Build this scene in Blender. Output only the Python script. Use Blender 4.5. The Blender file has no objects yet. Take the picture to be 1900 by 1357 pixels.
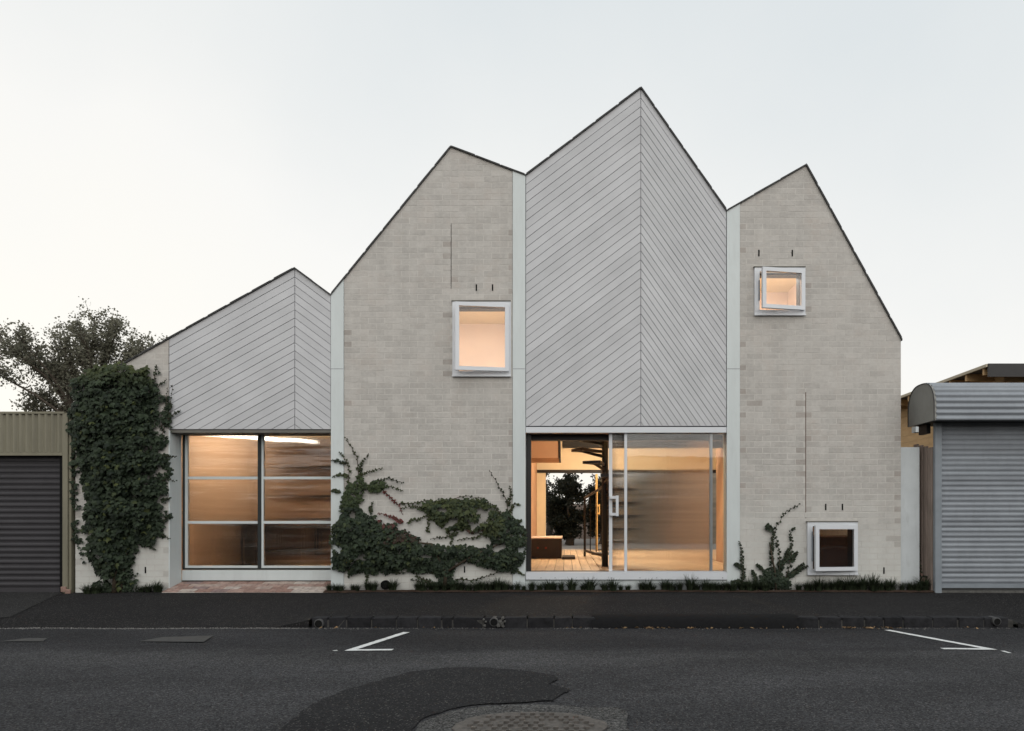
import bpy, bmesh, math, random
from mathutils import Matrix, Vector
random.seed(7)
R = math.radians
sc = bpy.context.scene
col = sc.collection

# ------------------------------------------------------------------ camera
FP, CX, HY, CZ = 1270.0, 1050.0, 965.0, 1.024      # focal length in photo pixels, vanishing point, eye height
cam = bpy.data.cameras.new('camera')
cam.sensor_width = 36.0
cam.lens = 36.0 * FP / 1900.0
cam.shift_x = (950.0 - CX) / 1900.0
cam.shift_y = (HY - 678.5) / 1900.0
cam.clip_start = 0.05
cam.clip_end = 2000
camo = bpy.data.objects.new('camera', cam)
col.objects.link(camo)
camo.location = (0, -10, CZ)
camo.rotation_euler = (R(90), 0, 0)
sc.camera = camo

# ------------------------------------------------------------------ sky and sun
SUN_EL, SUN_AZ = 32.0, 160.0      # azimuth clockwise from +Y: behind the camera
world = bpy.data.worlds.new('World')
sc.world = world
world.use_nodes = True
wn, wl = world.node_tree.nodes, world.node_tree.links
wn.clear()
wout = wn.new('ShaderNodeOutputWorld')
bg1 = wn.new('ShaderNodeBackground')
sky = wn.new('ShaderNodeTexSky')
sky.sky_type = 'NISHITA'
sky.sun_disc = False
sky.sun_elevation = R(SUN_EL)
sky.sun_rotation = R(SUN_AZ)
sky.air_density = 1.0
sky.dust_density = 3.0
wl.new(sky.outputs['Color'], bg1.inputs['Color'])
bg1.inputs['Strength'].default_value = 0.05
# thin overcast in front of that sky: pale cloud, warmer and lighter towards the horizon
geo = wn.new('ShaderNodeTexCoord')
sep = wn.new('ShaderNodeSeparateXYZ')
wl.new(geo.outputs['Generated'], sep.inputs[0])
ramp = wn.new('ShaderNodeValToRGB')
ramp.color_ramp.elements[0].position = 0.0
ramp.color_ramp.elements[0].color = (1.10, 1.06, 0.97, 1)
ramp.color_ramp.elements[1].position = 1.0
ramp.color_ramp.elements[1].color = (0.68, 0.76, 0.82, 1)
e = ramp.color_ramp.elements.new(0.30)
e.color = (1.02, 1.01, 0.975, 1)
e = ramp.color_ramp.elements.new(0.62)
e.color = (0.80, 0.845, 0.86, 1)
nz = wn.new('ShaderNodeTexNoise')
nz.inputs['Scale'].default_value = 2.2
nz.inputs['Detail'].default_value = 5
wl.new(geo.outputs['Generated'], nz.inputs['Vector'])
ma = wn.new('ShaderNodeMath'); ma.operation = 'MULTIPLY_ADD'
wl.new(nz.outputs['Fac'], ma.inputs[0]); ma.inputs[1].default_value = 0.34
mb_ = wn.new('ShaderNodeMath'); mb_.operation = 'MULTIPLY_ADD'
wl.new(sep.outputs['X'], mb_.inputs[0]); mb_.inputs[1].default_value = 0.22
mc_ = wn.new('ShaderNodeMath'); mc_.operation = 'ADD'
wl.new(sep.outputs['Z'], mc_.inputs[0]); mc_.inputs[1].default_value = -0.19
wl.new(mc_.outputs[0], mb_.inputs[2])
wl.new(mb_.outputs[0], ma.inputs[2])
wl.new(ma.outputs[0], ramp.inputs[0])
bg2 = wn.new('ShaderNodeBackground')
wl.new(ramp.outputs['Color'], bg2.inputs['Color'])
bg2.inputs['Strength'].default_value = 0.97
mixw = wn.new('ShaderNodeMixShader')
mixw.inputs[0].default_value = 0.86
wl.new(bg1.outputs[0], mixw.inputs[1]); wl.new(bg2.outputs[0], mixw.inputs[2])
wl.new(mixw.outputs[0], wout.inputs[0])

sl = bpy.data.lights.new('sun', 'SUN')
sl.energy = 1.5
sl.angle = R(90)
sl.color = (1.0, 0.97, 0.93)
so = bpy.data.objects.new('sun', sl)
col.objects.link(so)
sd = Vector((math.sin(R(SUN_AZ)) * math.cos(R(SUN_EL)), math.cos(R(SUN_AZ)) * math.cos(R(SUN_EL)), math.sin(R(SUN_EL))))
so.rotation_euler = sd.to_track_quat('Z', 'Y').to_euler()
so.location = (-4, -12, 12)

sc.view_settings.view_transform = 'Standard'
sc.view_settings.look = 'None'
sc.view_settings.exposure = 0.14
sc.view_settings.gamma = 1.0
sc.view_settings.use_curve_mapping = False
sc.render.engine = 'CYCLES'
sc.cycles.use_denoising = True
sc.cycles.max_bounces = 8
sc.cycles.transmission_bounces = 6
sc.cycles.transparent_max_bounces = 8
sc.cycles.caustics_reflective = False
sc.cycles.caustics_refractive = False
sc.cycles.sample_clamp_indirect = 6.0

# ------------------------------------------------------------------ photo measurements to metres
def X(px, d=0.0): return (px - CX) * (10 + d) / FP
def Z(py, d=0.0): return CZ + (HY - py) * (10 + d) / FP
def P(px, py, d=0.0): return (X(px, d), d, Z(py, d))
KY = -2.4                          # kerb face
def road_z(y):
    t = KY - y
    return -0.173 + 0.03 * min(max(t, -1), 4.4) - 0.025 * max(t - 4.4, 0)
def on_road(px, py, lift=0.0):
    s = (py - HY) / FP
    lo, hi = 0.5, 7.8
    for _ in range(40):
        m = (lo + hi) / 2
        if CZ - s * m > road_z(m - 10): lo = m
        else: hi = m
    y = lo - 10
    return ((px - CX) / FP * lo, y, road_z(y) + lift)

# ------------------------------------------------------------------ materials
def new_mat(name):
    m = bpy.data.materials.new(name)
    m.use_nodes = True
    n, l = m.node_tree.nodes, m.node_tree.links
    return m, n, l, n['Principled BSDF']
def coords(n, l, kind='Position', scale=None):
    if kind == 'Position':
        o = n.new('ShaderNodeNewGeometry').outputs['Position']
    else:
        o = n.new('ShaderNodeTexCoord').outputs[kind]
    if scale:
        mp = n.new('ShaderNodeMapping')
        mp.inputs['Scale'].default_value = scale
        l.new(o, mp.inputs['Vector'])
        o = mp.outputs[0]
    return o
def noise(n, l, vec, scale, detail=4, rough=0.6):
    t = n.new('ShaderNodeTexNoise')
    t.inputs['Scale'].default_value = scale
    t.inputs['Detail'].default_value = detail
    t.inputs['Roughness'].default_value = rough
    l.new(vec, t.inputs['Vector'])
    return t.outputs['Fac']
def mrange(n, l, v, a, b, c, d, clamp=True):
    t = n.new('ShaderNodeMapRange')
    t.clamp = clamp
    l.new(v, t.inputs[0])
    for i, q in enumerate((a, b, c, d)): t.inputs[i + 1].default_value = q
    return t.outputs[0]
def math_(n, l, op, a, b):
    t = n.new('ShaderNodeMath'); t.operation = op
    for i, q in enumerate((a, b)):
        if isinstance(q, (int, float)): t.inputs[i].default_value = q
        else: l.new(q, t.inputs[i])
    return t.outputs[0]
def mixc(n, l, f, a, b, mode='MIX'):
    t = n.new('ShaderNodeMix'); t.data_type = 'RGBA'; t.blend_type = mode
    if isinstance(f, (int, float)): t.inputs[0].default_value = f
    else: l.new(f, t.inputs[0])
    for i, q in ((6, a), (7, b)):
        if isinstance(q, tuple): t.inputs[i].default_value = (q[0], q[1], q[2], 1)
        else: l.new(q, t.inputs[i])
    return t.outputs[2]
def grey(n, l, v):
    t = n.new('ShaderNodeCombineColor')
    for i in range(3): l.new(v, t.inputs[i])
    return t.outputs[0]
def rnd(n, l):                      # a number per loose piece, whether it is an object or an island
    a = n.new('ShaderNodeObjectInfo').outputs['Random']
    b = n.new('ShaderNodeNewGeometry').outputs['Random Per Island']
    return math_(n, l, 'FRACT', math_(n, l, 'ADD', a, b), 0)
def bump(n, l, b, h, strength, dist=0.01):
    t = n.new('ShaderNodeBump')
    t.inputs['Strength'].default_value = strength
    t.inputs['Distance'].default_value = dist
    l.new(h, t.inputs['Height'])
    l.new(t.outputs[0], b.inputs['Normal'])
def simple(name, c, rough=0.6, vary=0.12, scale=6.0, piece=0.0, metal=0.0, bmp=0.0, bscale=80.0, stretch=None, grime=None):
    m, n, l, b = new_mat(name)
    v = coords(n, l, 'Position', stretch)
    f = mrange(n, l, noise(n, l, v, scale, 6), 0.3, 0.7, 1 - vary, 1 + vary, False)
    if piece:
        f = math_(n, l, 'MULTIPLY', f, mrange(n, l, rnd(n, l), 0, 1, 1 - piece, 1 + piece))
    c_ = mixc(n, l, 1.0, c, grey(n, l, f), 'MULTIPLY')
    if grime:
        g = mrange(n, l, noise(n, l, coords(n, l, 'Position', (6, 6, 1.2)), 3.0, 8, 0.7), 0.52, 0.75, 0, grime[1])
        c_ = mixc(n, l, g, c_, grime[0])
    l.new(c_, b.inputs['Base Color'])
    b.inputs['Roughness'].default_value = rough
    b.inputs['Metallic'].default_value = metal
    b.inputs['Specular IOR Level'].default_value = 0.15 if rough > 0.84 else 0.35
    if bmp: bump(n, l, b, noise(n, l, coords(n, l), bscale, 4), bmp, 0.004)
    return m
def emit(name, c, s):
    m, n, l, b = new_mat(name)
    b.inputs['Base Color'].default_value = (0.8, 0.8, 0.8, 1)
    b.inputs['Emission Color'].default_value = (*c, 1)
    b.inputs['Emission Strength'].default_value = s
    return m

M = {}
def brick_mat(name, c, stain=0.0):
    m, n, l, b = new_mat(name)
    pos = coords(n, l)
    r = rnd(n, l)
    f = mrange(n, l, r, 0, 1, 0.915, 1.065)
    f = math_(n, l, 'MULTIPLY', f, mrange(n, l, noise(n, l, pos, 1.1, 5), 0.3, 0.7, 0.93, 1.06, False))
    f = math_(n, l, 'MULTIPLY', f, mrange(n, l, noise(n, l, pos, 26, 5), 0.3, 0.7, 0.91, 1.07, False))
    f = math_(n, l, 'MULTIPLY', f, mrange(n, l, noise(n, l, coords(n, l, 'Position', (5, 5, 0.6)), 1.0, 6), 0.3, 0.7, 0.94, 1.06, False))
    c_ = mixc(n, l, 1.0, c, grey(n, l, f), 'MULTIPLY')
    pink = mrange(n, l, noise(n, l, pos, 2.3, 5, 0.7), 0.5, 0.72, 0, 0.5)
    c_ = mixc(n, l, pink, c_, (c[0] * 1.02, c[1] * 0.93, c[2] * 0.88))
    # thicker lime paint on the lowest courses, ragged upper edge
    sp = n.new('ShaderNodeSeparateXYZ'); l.new(pos, sp.inputs[0])
    zz = math_(n, l, 'ADD', sp.outputs['Z'], mrange(n, l, noise(n, l, pos, 3.5, 6), 0.2, 0.8, -0.5, 0.5, False))
    pa = mrange(n, l, zz, 0.25, 1.5, 0.75, 0)
    c_ = mixc(n, l, pa, c_, (0.60, 0.605, 0.57))
    # mortar smeared over the faces in places
    sm_ = mrange(n, l, noise(n, l, pos, 5, 9, 0.75), 0.48, 0.66, 0, 0.6)
    c_ = mixc(n, l, sm_, c_, (0.515, 0.497, 0.465))
    # scuffs and dark specks
    sk = mrange(n, l, noise(n, l, pos, 17, 8, 0.78), 0.64, 0.72, 0, 0.45)
    c_ = mixc(n, l, sk, c_, (0.20, 0.185, 0.165))
    if stain:
        c_ = mixc(n, l, mrange(n, l, noise(n, l, pos, 40, 5), 0.3, 0.7, stain * 0.6, stain), c_, (0.17, 0.14, 0.125))
    l.new(c_, b.inputs['Base Color'])
    b.inputs['Roughness'].default_value = 0.9
    bump(n, l, b, noise(n, l, pos, 70, 6), 0.5, 0.004)
    return m
M['brick'] = brick_mat('lime washed brick', (0.424, 0.404, 0.378))
M['brick_stain'] = brick_mat('stained brick', (0.40, 0.372, 0.343), 0.30)
M['mortar'] = simple('pale mortar', (0.505, 0.487, 0.455), 0.95, 0.12, 9, bmp=0.5)
M['white'] = simple('white painted steel', (0.545, 0.585, 0.585), 0.5, 0.05, 1.6, stretch=(3, 3, 0.5), grime=((0.36, 0.37, 0.36), 0.22))
M['frame'] = simple('white window frame', (0.60, 0.62, 0.65), 0.42, 0.03, 3)
M['board'] = simple('grey limed cladding board', (0.485, 0.49, 0.505), 0.7, 0.07, 2.0, piece=0.055, bmp=0.25, bscale=60, stretch=(1, 1, 1))
M['groove'] = simple('dark groove', (0.23, 0.23, 0.25), 0.9, 0.1)
M['roof'] = simple('charcoal roof capping', (0.075, 0.075, 0.075), 0.7, 0.3, 12)
M['dark_steel'] = simple('black steel', (0.016, 0.015, 0.015), 0.45, 0.15)
M['lintel'] = simple('olive grey lintel', (0.13, 0.125, 0.11), 0.6, 0.15)
M['door_dark'] = simple('dark green door edge', (0.018, 0.022, 0.022), 0.5, 0.1)
M['joint'] = simple('rusty control joint', (0.13, 0.085, 0.07), 0.9, 0.25, 20)
M['hole'] = simple('dark vent', (0.008, 0.008, 0.008), 0.9, 0.1)
M['ply'] = simple('warm plywood', (0.50, 0.335, 0.215), 0.6, 0.22, 1.6, stretch=(0.6, 0.6, 5), bmp=0.1)
M['plaster'] = simple('warm plaster', (0.70, 0.56, 0.46), 0.85, 0.06, 2)
M['cream'] = simple('cream plaster', (0.76, 0.66, 0.48), 0.85, 0.05, 2)
M['orange_wall'] = simple('terracotta plaster', (0.48, 0.29, 0.18), 0.8, 0.06, 2)
M['timber_floor'] = simple('timber floorboard', (0.66, 0.50, 0.33), 0.45, 0.2, 3, stretch=(6, 0.5, 1), piece=0.12)
M['brown'] = simple('dark brown joinery', (0.042, 0.033, 0.029), 0.6, 0.15)
M['red_brown'] = simple('red brown joinery', (0.055, 0.026, 0.020), 0.6, 0.15)
M['brass'] = simple('brass bar', (0.60, 0.40, 0.16), 0.4, 0.1)
M['red'] = simple('red knob', (0.22, 0.03, 0.018), 0.5, 0.05)
M['olive_sheet'] = simple('olive corrugated sheet', (0.185, 0.172, 0.125), 0.55, 0.12, 3, stretch=(2, 2, 0.4), grime=((0.12, 0.11, 0.08), 0.35))
M['dark_slat'] = simple('charcoal roller slat', (0.038, 0.036, 0.040), 0.6, 0.1, 3, piece=0.06)
M['grey_slat'] = simple('grey roller slat', (0.225, 0.245, 0.27), 0.5, 0.10, 3, piece=0.12, grime=((0.16, 0.165, 0.17), 0.3))
M['grey_steel'] = simple('grey galvanised steel', (0.21, 0.235, 0.26), 0.45, 0.12, 4)
M['cap'] = simple('end cap paint', (0.25, 0.25, 0.235), 0.6, 0.12, 3, grime=((0.15, 0.15, 0.14), 0.4))
M['tan'] = simple('tan weatherboard', (0.52, 0.34, 0.17), 0.7, 0.12, 3, stretch=(1, 1, 3))
M['fence'] = simple('brown fence plank', (0.25, 0.20, 0.172), 0.85, 0.2, 6, stretch=(3, 3, 0.5), piece=0.15)
M['ob_wall'] = simple('grey brown render', (0.285, 0.235, 0.18), 0.9, 0.55, 2, stretch=(.25, .25, 6))
M['shadow_bitumen'] = simple('black bitumen', (0.007, 0.007, 0.0075), 0.9, 0.2, 20, bmp=0.6)  # rolled asphalt, blackened to carry the kerb's deep shadow in its colour
M['kerb_joint'] = simple('kerb joint mortar', (0.055, 0.053, 0.05), 0.95, 0.3, 20)
M['far_wall'] = simple('brown brick of the far side', (0.16, 0.115, 0.09), 0.9, 0.2, 2)
M['rubble'] = simple('old red brick', (0.26, 0.17, 0.14), 0.9, 0.3, 14, bmp=0.6)
M['white_wall'] = simple('white rendered wall', (0.53, 0.56, 0.57), 0.85, 0.06, 3, bmp=0.3, grime=((0.32, 0.33, 0.32), 0.4))
M['paper'] = simple('pale gutter', (0.5, 0.44, 0.33), 0.7, 0.1)
M['soil'] = simple('brown soil', (0.045, 0.03, 0.022), 0.95, 0.4, 40, bmp=0.8)
M['stem'] = simple('woody stem', (0.055, 0.042, 0.03), 0.9, 0.3, 20)
M['bark'] = simple('tree bark', (0.075, 0.062, 0.05), 0.95, 0.3, 20)
M['bluestone'] = simple('bluestone', (0.021, 0.021, 0.023), 0.95, 0.35, 14, piece=0.25, bmp=0.8, bscale=60)
M['concrete'] = simple('broken concrete', (0.10, 0.098, 0.092), 0.95, 0.3, 25, bmp=0.9, bscale=60)
M['pipe'] = simple('pipe lining', (0.06, 0.06, 0.06), 0.7, 0.2)
M['iron'] = simple('rusty cast iron', (0.085, 0.076, 0.068), 0.75, 0.45, 30, bmp=0.7)
M['lid'] = simple('concrete pit lid', (0.066, 0.065, 0.063), 0.9, 0.2, 20, bmp=0.6)
M['leafdry'] = simple('dry leaf', (0.22, 0.14, 0.07), 0.8, 0.3, 20, piece=0.5)
M['gravel'] = simple('pale grit', (0.14, 0.135, 0.13), 0.95, 0.3, 30, piece=0.4)

def asphalt(name, c, spread, speck, dark=0.0, bs=0.9, lanes=False):
    m, n, l, b = new_mat(name)
    pos = coords(n, l)
    f = mrange(n, l, noise(n, l, coords(n, l, 'Position', (0.25, 0.9, 1)), 1.3, 6), 0.3, 0.7, 1 - spread, 1 + spread, False)
    f = math_(n, l, 'MULTIPLY', f, mrange(n, l, noise(n, l, pos, 9, 5), 0.3, 0.7, 0.9, 1.1, False))
    f = math_(n, l, 'MULTIPLY', f, mrange(n, l, noise(n, l, pos, 55, 3), 0.3, 0.7, 1 - speck * .7, 1 + speck * .7, False))
    vo = n.new('ShaderNodeTexVoronoi'); vo.inputs['Scale'].default_value = 130
    l.new(pos, vo.inputs['Vector'])
    sepc = n.new('ShaderNodeSeparateColor'); l.new(vo.outputs['Color'], sepc.inputs[0])
    f = math_(n, l, 'MULTIPLY', f, mrange(n, l, sepc.outputs[0], 0, 1, 1 - speck, 1 + speck))
    st = mrange(n, l, sepc.outputs[1], 0.93, 0.99, 0, 0.5)
    c_ = mixc(n, l, 1.0, c, grey(n, l, f), 'MULTIPLY')
    c_ = mixc(n, l, st, c_, (0.20, 0.19, 0.18))
    if lanes:
        bl = mrange(n, l, noise(n, l, coords(n, l, 'Position', (0.35, 0.8, 1)), 0.9, 4), 0.35, 0.65, 0.78, 1.2, False)
        c_ = mixc(n, l, 1.0, c_, grey(n, l, bl), 'MULTIPLY')
        oil = mrange(n, l, noise(n, l, coords(n, l, 'Position', (1, 1.6, 1)), 2.3, 7, 0.65), 0.60, 0.72, 0, 0.45)
        c_ = mixc(n, l, oil, c_, (0.03, 0.03, 0.031))
        ck = n.new('ShaderNodeTexVoronoi'); ck.feature = 'DISTANCE_TO_EDGE'; ck.inputs['Scale'].default_value = 0.8
        wv_ = n.new('ShaderNodeVectorMath'); wv_.operation = 'ADD'
        nn = n.new('ShaderNodeTexNoise'); nn.inputs['Scale'].default_value = 4; nn.inputs['Detail'].default_value = 6
        l.new(pos, nn.inputs['Vector']); l.new(pos, wv_.inputs[0]); l.new(nn.outputs['Color'], wv_.inputs[1]); l.new(wv_.outputs[0], ck.inputs['Vector'])
        cr = math_(n, l, 'MULTIPLY', mrange(n, l, ck.outputs['Distance'], 0.002, 0.008, 1, 0), mrange(n, l, noise(n, l, pos, 0.7, 3), 0.5, 0.62, 0, 0.7))
        c_ = mixc(n, l, cr, c_, (0.02, 0.02, 0.02))
        #                      # oil-darkened parking strip by the gutter, worn wheel path beyond it
        sp = n.new('ShaderNodeSeparateXYZ'); l.new(pos, sp.inputs[0])
        yy = math_(n, l, 'ADD', sp.outputs['Y'], mrange(n, l, noise(n, l, coords(n, l, 'Position', (0.6, 1, 1)), 2.2, 6), 0.2, 0.8, -0.35, 0.35, False))
        a = mrange(n, l, yy, -4.05, -3.7, 0, 1)
        c_ = mixc(n, l, a, c_, mixc(n, l, 1.0, c_, (0.74, 0.74, 0.75), 'MULTIPLY'))
        a2 = math_(n, l, 'SUBTRACT', 1.0, mrange(n, l, math_(n, l, 'ABSOLUTE', math_(n, l, 'ADD', yy, 4.35), 0), 0.05, 0.5, 0, 1))
        c_ = mixc(n, l, a2, c_, mixc(n, l, 1.0, c_, (1.22, 1.22, 1.2), 'MULTIPLY'))
    l.new(c_, b.inputs['Base Color'])
    b.inputs['Roughness'].default_value = 0.95
    b.inputs['Specular IOR Level'].default_value = 0.12
    h = math_(n, l, 'ADD', math_(n, l, 'MULTIPLY', vo.outputs['Distance'], -1.0), noise(n, l, pos, 60, 4))
    bump(n, l, b, h, bs, 0.006)
    return m
M['road'] = asphalt('road asphalt', (0.0425, 0.0425, 0.0445), 0.18, 0.6, lanes=True)
M['path'] = asphalt('footpath asphalt', (0.0155, 0.015, 0.0155), 0.18, 0.25, bs=0.5)
M['drive'] = asphalt('driveway asphalt', (0.027, 0.0265, 0.0265), 0.14, 0.25, bs=0.5)
M['patch'] = asphalt('fresh asphalt patch', (0.0195, 0.0195, 0.0205), 0.14, 0.32, bs=0.7)
M['worn'] = asphalt('worn pale asphalt', (0.076, 0.075, 0.073), 0.25, 0.8)
M['ground'] = simple('ground', (0.07, 0.068, 0.06), 0.95, 0.3, 2)
M['court'] = simple('courtyard paving', (0.30, 0.28, 0.26), 0.85, 0.15, 3)

def paver_mat():
    m, n, l, b = new_mat('recycled brick paver')
    r = rnd(n, l)
    rp = n.new('ShaderNodeValToRGB'); rp.color_ramp.interpolation = 'CONSTANT'
    els = [(0, (0.26, 0.16, 0.13)), (.22, (0.32, 0.22, 0.185)), (.42, (0.36, 0.28, 0.24)), (.58, (0.27, 0.175, 0.145)), (.74, (0.41, 0.35, 0.31)), (.84, (0.22, 0.155, 0.145)), (.93, (0.34, 0.25, 0.215))]
    rp.color_ramp.elements[0].color = (*els[0][1], 1)
    rp.color_ramp.elements[1].position = els[1][0]; rp.color_ramp.elements[1].color = (*els[1][1], 1)
    for p, c in els[2:]:
        q = rp.color_ramp.elements.new(p); q.color = (*c, 1)
    l.new(r, rp.inputs[0])
    pos = coords(n, l)
    f = mrange(n, l, noise(n, l, pos, 16, 6), 0.3, 0.7, 0.65, 1.3, False)
    l.new(mixc(n, l, 1.0, rp.outputs[0], grey(n, l, f), 'MULTIPLY'), b.inputs['Base Color'])
    b.inputs['Roughness'].default_value = 0.85
    bump(n, l, b, noise(n, l, pos, 60, 5), 0.5, 0.004)
    return m
M['paver'] = paver_mat()

def road_paint():
    m, n, l, b = new_mat('worn road paint')
    pos = coords(n, l)
    w = mrange(n, l, noise(n, l, pos, 38, 8, 0.75), 0.56, 0.64, 0, 0.9)
    l.new(mixc(n, l, w, (0.66, 0.67, 0.66), (0.12, 0.12, 0.12)), b.inputs['Base Color'])
    b.inputs['Roughness'].default_value = 0.7
    bump(n, l, b, noise(n, l, pos, 120, 4), 0.5, 0.004)
    return m
M['paint'] = road_paint()

def leaf_mat(name, dark, light, rough=0.45, trans=0.25):
    m, n, l, b = new_mat(name)
    at = n.new('ShaderNodeVertexColor'); at.layer_name = 'tint'
    g = n.new('ShaderNodeNewGeometry').outputs['Random Per Island']
    c_ = mixc(n, l, g, dark, light)
    c_ = mixc(n, l, at.outputs['Alpha'], c_, at.outputs['Color'])
    l.new(c_, b.inputs['Base Color'])
    b.inputs['Roughness'].default_value = rough
    b.inputs['Specular IOR Level'].default_value = 0.2
    tr = n.new('ShaderNodeBsdfTranslucent'); l.new(c_, tr.inputs[0])
    mx = n.new('ShaderNodeMixShader'); mx.inputs[0].default_value = trans
    l.new(b.outputs[0], mx.inputs[1]); l.new(tr.outputs[0], mx.inputs[2])
    l.new(mx.outputs[0], n['Material Output'].inputs[0])
    return m
M['ivy'] = leaf_mat('ivy leaf', (0.011, 0.018, 0.011), (0.042, 0.060, 0.034), 0.55)
M['treeleaf'] = leaf_mat('tree leaf', (0.12, 0.12, 0.092), (0.26, 0.25, 0.19), 0.7, 0.5)
M['bushleaf'] = leaf_mat('garden leaf', (0.02, 0.024, 0.016), (0.05, 0.05, 0.032), 0.6, 0.3)
M['grass'] = leaf_mat('tuft blade', (0.018, 0.026, 0.014), (0.045, 0.06, 0.032), 0.5, 0.2)

def glass(name, flute=0.0, pitch=0.011, rough=0.0, tint=(1, 1, 1)):
    m, n, l, b = new_mat(name)
    n.remove(b)
    g = n.new('ShaderNodeBsdfGlass')
    g.inputs['Color'].default_value = (*tint, 1)
    g.inputs['IOR'].default_value = 1.45
    g.inputs['Roughness'].default_value = rough
    if flute:
        pos = coords(n, l)
        sp = n.new('ShaderNodeSeparateXYZ'); l.new(pos, sp.inputs[0])
        wob = math_(n, l, 'MULTIPLY', noise(n, l, coords(n, l, 'Position', (40, 1, 1.5)), 1.0, 2), 3.0)
        ph = math_(n, l, 'ADD', math_(n, l, 'MULTIPLY', sp.outputs['X'], 2 * math.pi / pitch), wob)
        sx = math_(n, l, 'MULTIPLY', math_(n, l, 'SINE', ph, 0), flute)
        # shallow vertical waviness of the cast sheet
        sz = math_(n, l, 'ADD', mrange(n, l, noise(n, l, coords(n, l, 'Position', (0.8, 1, 9)), 1.0, 3), 0.2, 0.8, -0.07, 0.07, False), mrange(n, l, noise(n, l, coords(n, l, 'Position', (1.2, 1, 42)), 1.0, 3), 0.2, 0.8, -0.10, 0.10, False))
        cb = n.new('ShaderNodeCombineXYZ')
        l.new(sx, cb.inputs[0]); l.new(sz, cb.inputs[2])
        gn = n.new('ShaderNodeNewGeometry')
        s2 = n.new('ShaderNodeSeparateXYZ'); l.new(gn.outputs['True Normal'], s2.inputs[0])
        fr = math_(n, l, 'LESS_THAN', s2.outputs['Y'], -0.5)       # reeds are on the street face only
        sc_ = n.new('ShaderNodeVectorMath'); sc_.operation = 'SCALE'
        l.new(cb.outputs[0], sc_.inputs[0]); l.new(fr, sc_.inputs['Scale'])
        ad = n.new('ShaderNodeVectorMath'); ad.operation = 'ADD'
        l.new(gn.outputs['Normal'], ad.inputs[0]); l.new(sc_.outputs[0], ad.inputs[1])
        no = n.new('ShaderNodeVectorMath'); no.operation = 'NORMALIZE'
        l.new(ad.outputs[0], no.inputs[0])
        l.new(no.outputs[0], g.inputs['Normal'])
    l.new(g.outputs[0], n['Material Output'].inputs[0])
    return m
def thin_glass(name, tint=(0.96, 0.97, 0.97)):
    m, n, l, b = new_mat(name)
    n.remove(b)
    t = n.new('ShaderNodeBsdfTransparent'); t.inputs[0].default_value = (*tint, 1)
    g = n.new('ShaderNodeBsdfGlossy'); g.inputs['Roughness'].default_value = 0.01
    bump_ = n.new('ShaderNodeBump'); bump_.inputs['Strength'].default_value = 0.05; bump_.inputs['Distance'].default_value = 0.02
    l.new(noise(n, l, coords(n, l), 2.5, 2), bump_.inputs['Height']); l.new(bump_.outputs[0], g.inputs['Normal'])
    f = n.new('ShaderNodeFresnel'); f.inputs['IOR'].default_value = 1.5
    mx = n.new('ShaderNodeMixShader')
    l.new(f.outputs[0], mx.inputs[0]); l.new(t.outputs[0], mx.inputs[1]); l.new(g.outputs[0], mx.inputs[2])
    l.new(mx.outputs[0], n['Material Output'].inputs[0])
    return m
M['glass'] = thin_glass('clear glass')
M['tinted'] = glass('grey tinted glass', tint=(0.80, 0.80, 0.82))
M['reeded'] = glass('reeded glass', 0.75, rough=0.05)
M['reeded_soft'] = glass('soft reeded glass', 0.30, rough=0.05)

M['lamp_tube'] = emit('lit tube', (1.0, 0.86, 0.68), 125)
M['lamp_main'] = emit('lit main lamp', (1.0, 0.80, 0.56), 215)
M['lamp_bed'] = emit('lit bedroom lamp', (1.0, 0.95, 0.90), 112)
M['lamp_low'] = emit('lit low lamp', (1.0, 0.76, 0.52), 60)

# ------------------------------------------------------------------ object helpers
WORLD = {}
def empty(name, loc, label, cat, group=None):
    o = bpy.data.objects.new(name, None)
    col.objects.link(o)
    o.location = loc
    o.empty_display_size = 0.2
    WORLD[o.name] = Vector(loc)
    tag(o, label, cat, group)
    return o
def tag(o, label=None, cat=None, group=None, kind=None):
    if label: o['label'] = label
    if cat: o['category'] = cat
    if group: o['group'] = group
    if kind: o['kind'] = kind
    return o
def link(o, parent=None, loc=(0, 0, 0)):
    col.objects.link(o)
    o.location = loc
    WORLD[o.name] = Vector(loc)
    if parent is not None:
        o.parent = parent
        o.matrix_parent_inverse = Matrix.Translation(-WORLD[parent.name])
    return o
def obj(name, me, parent=None, loc=(0, 0, 0)):
    return link(bpy.data.objects.new(name, me), parent, loc)

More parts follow.
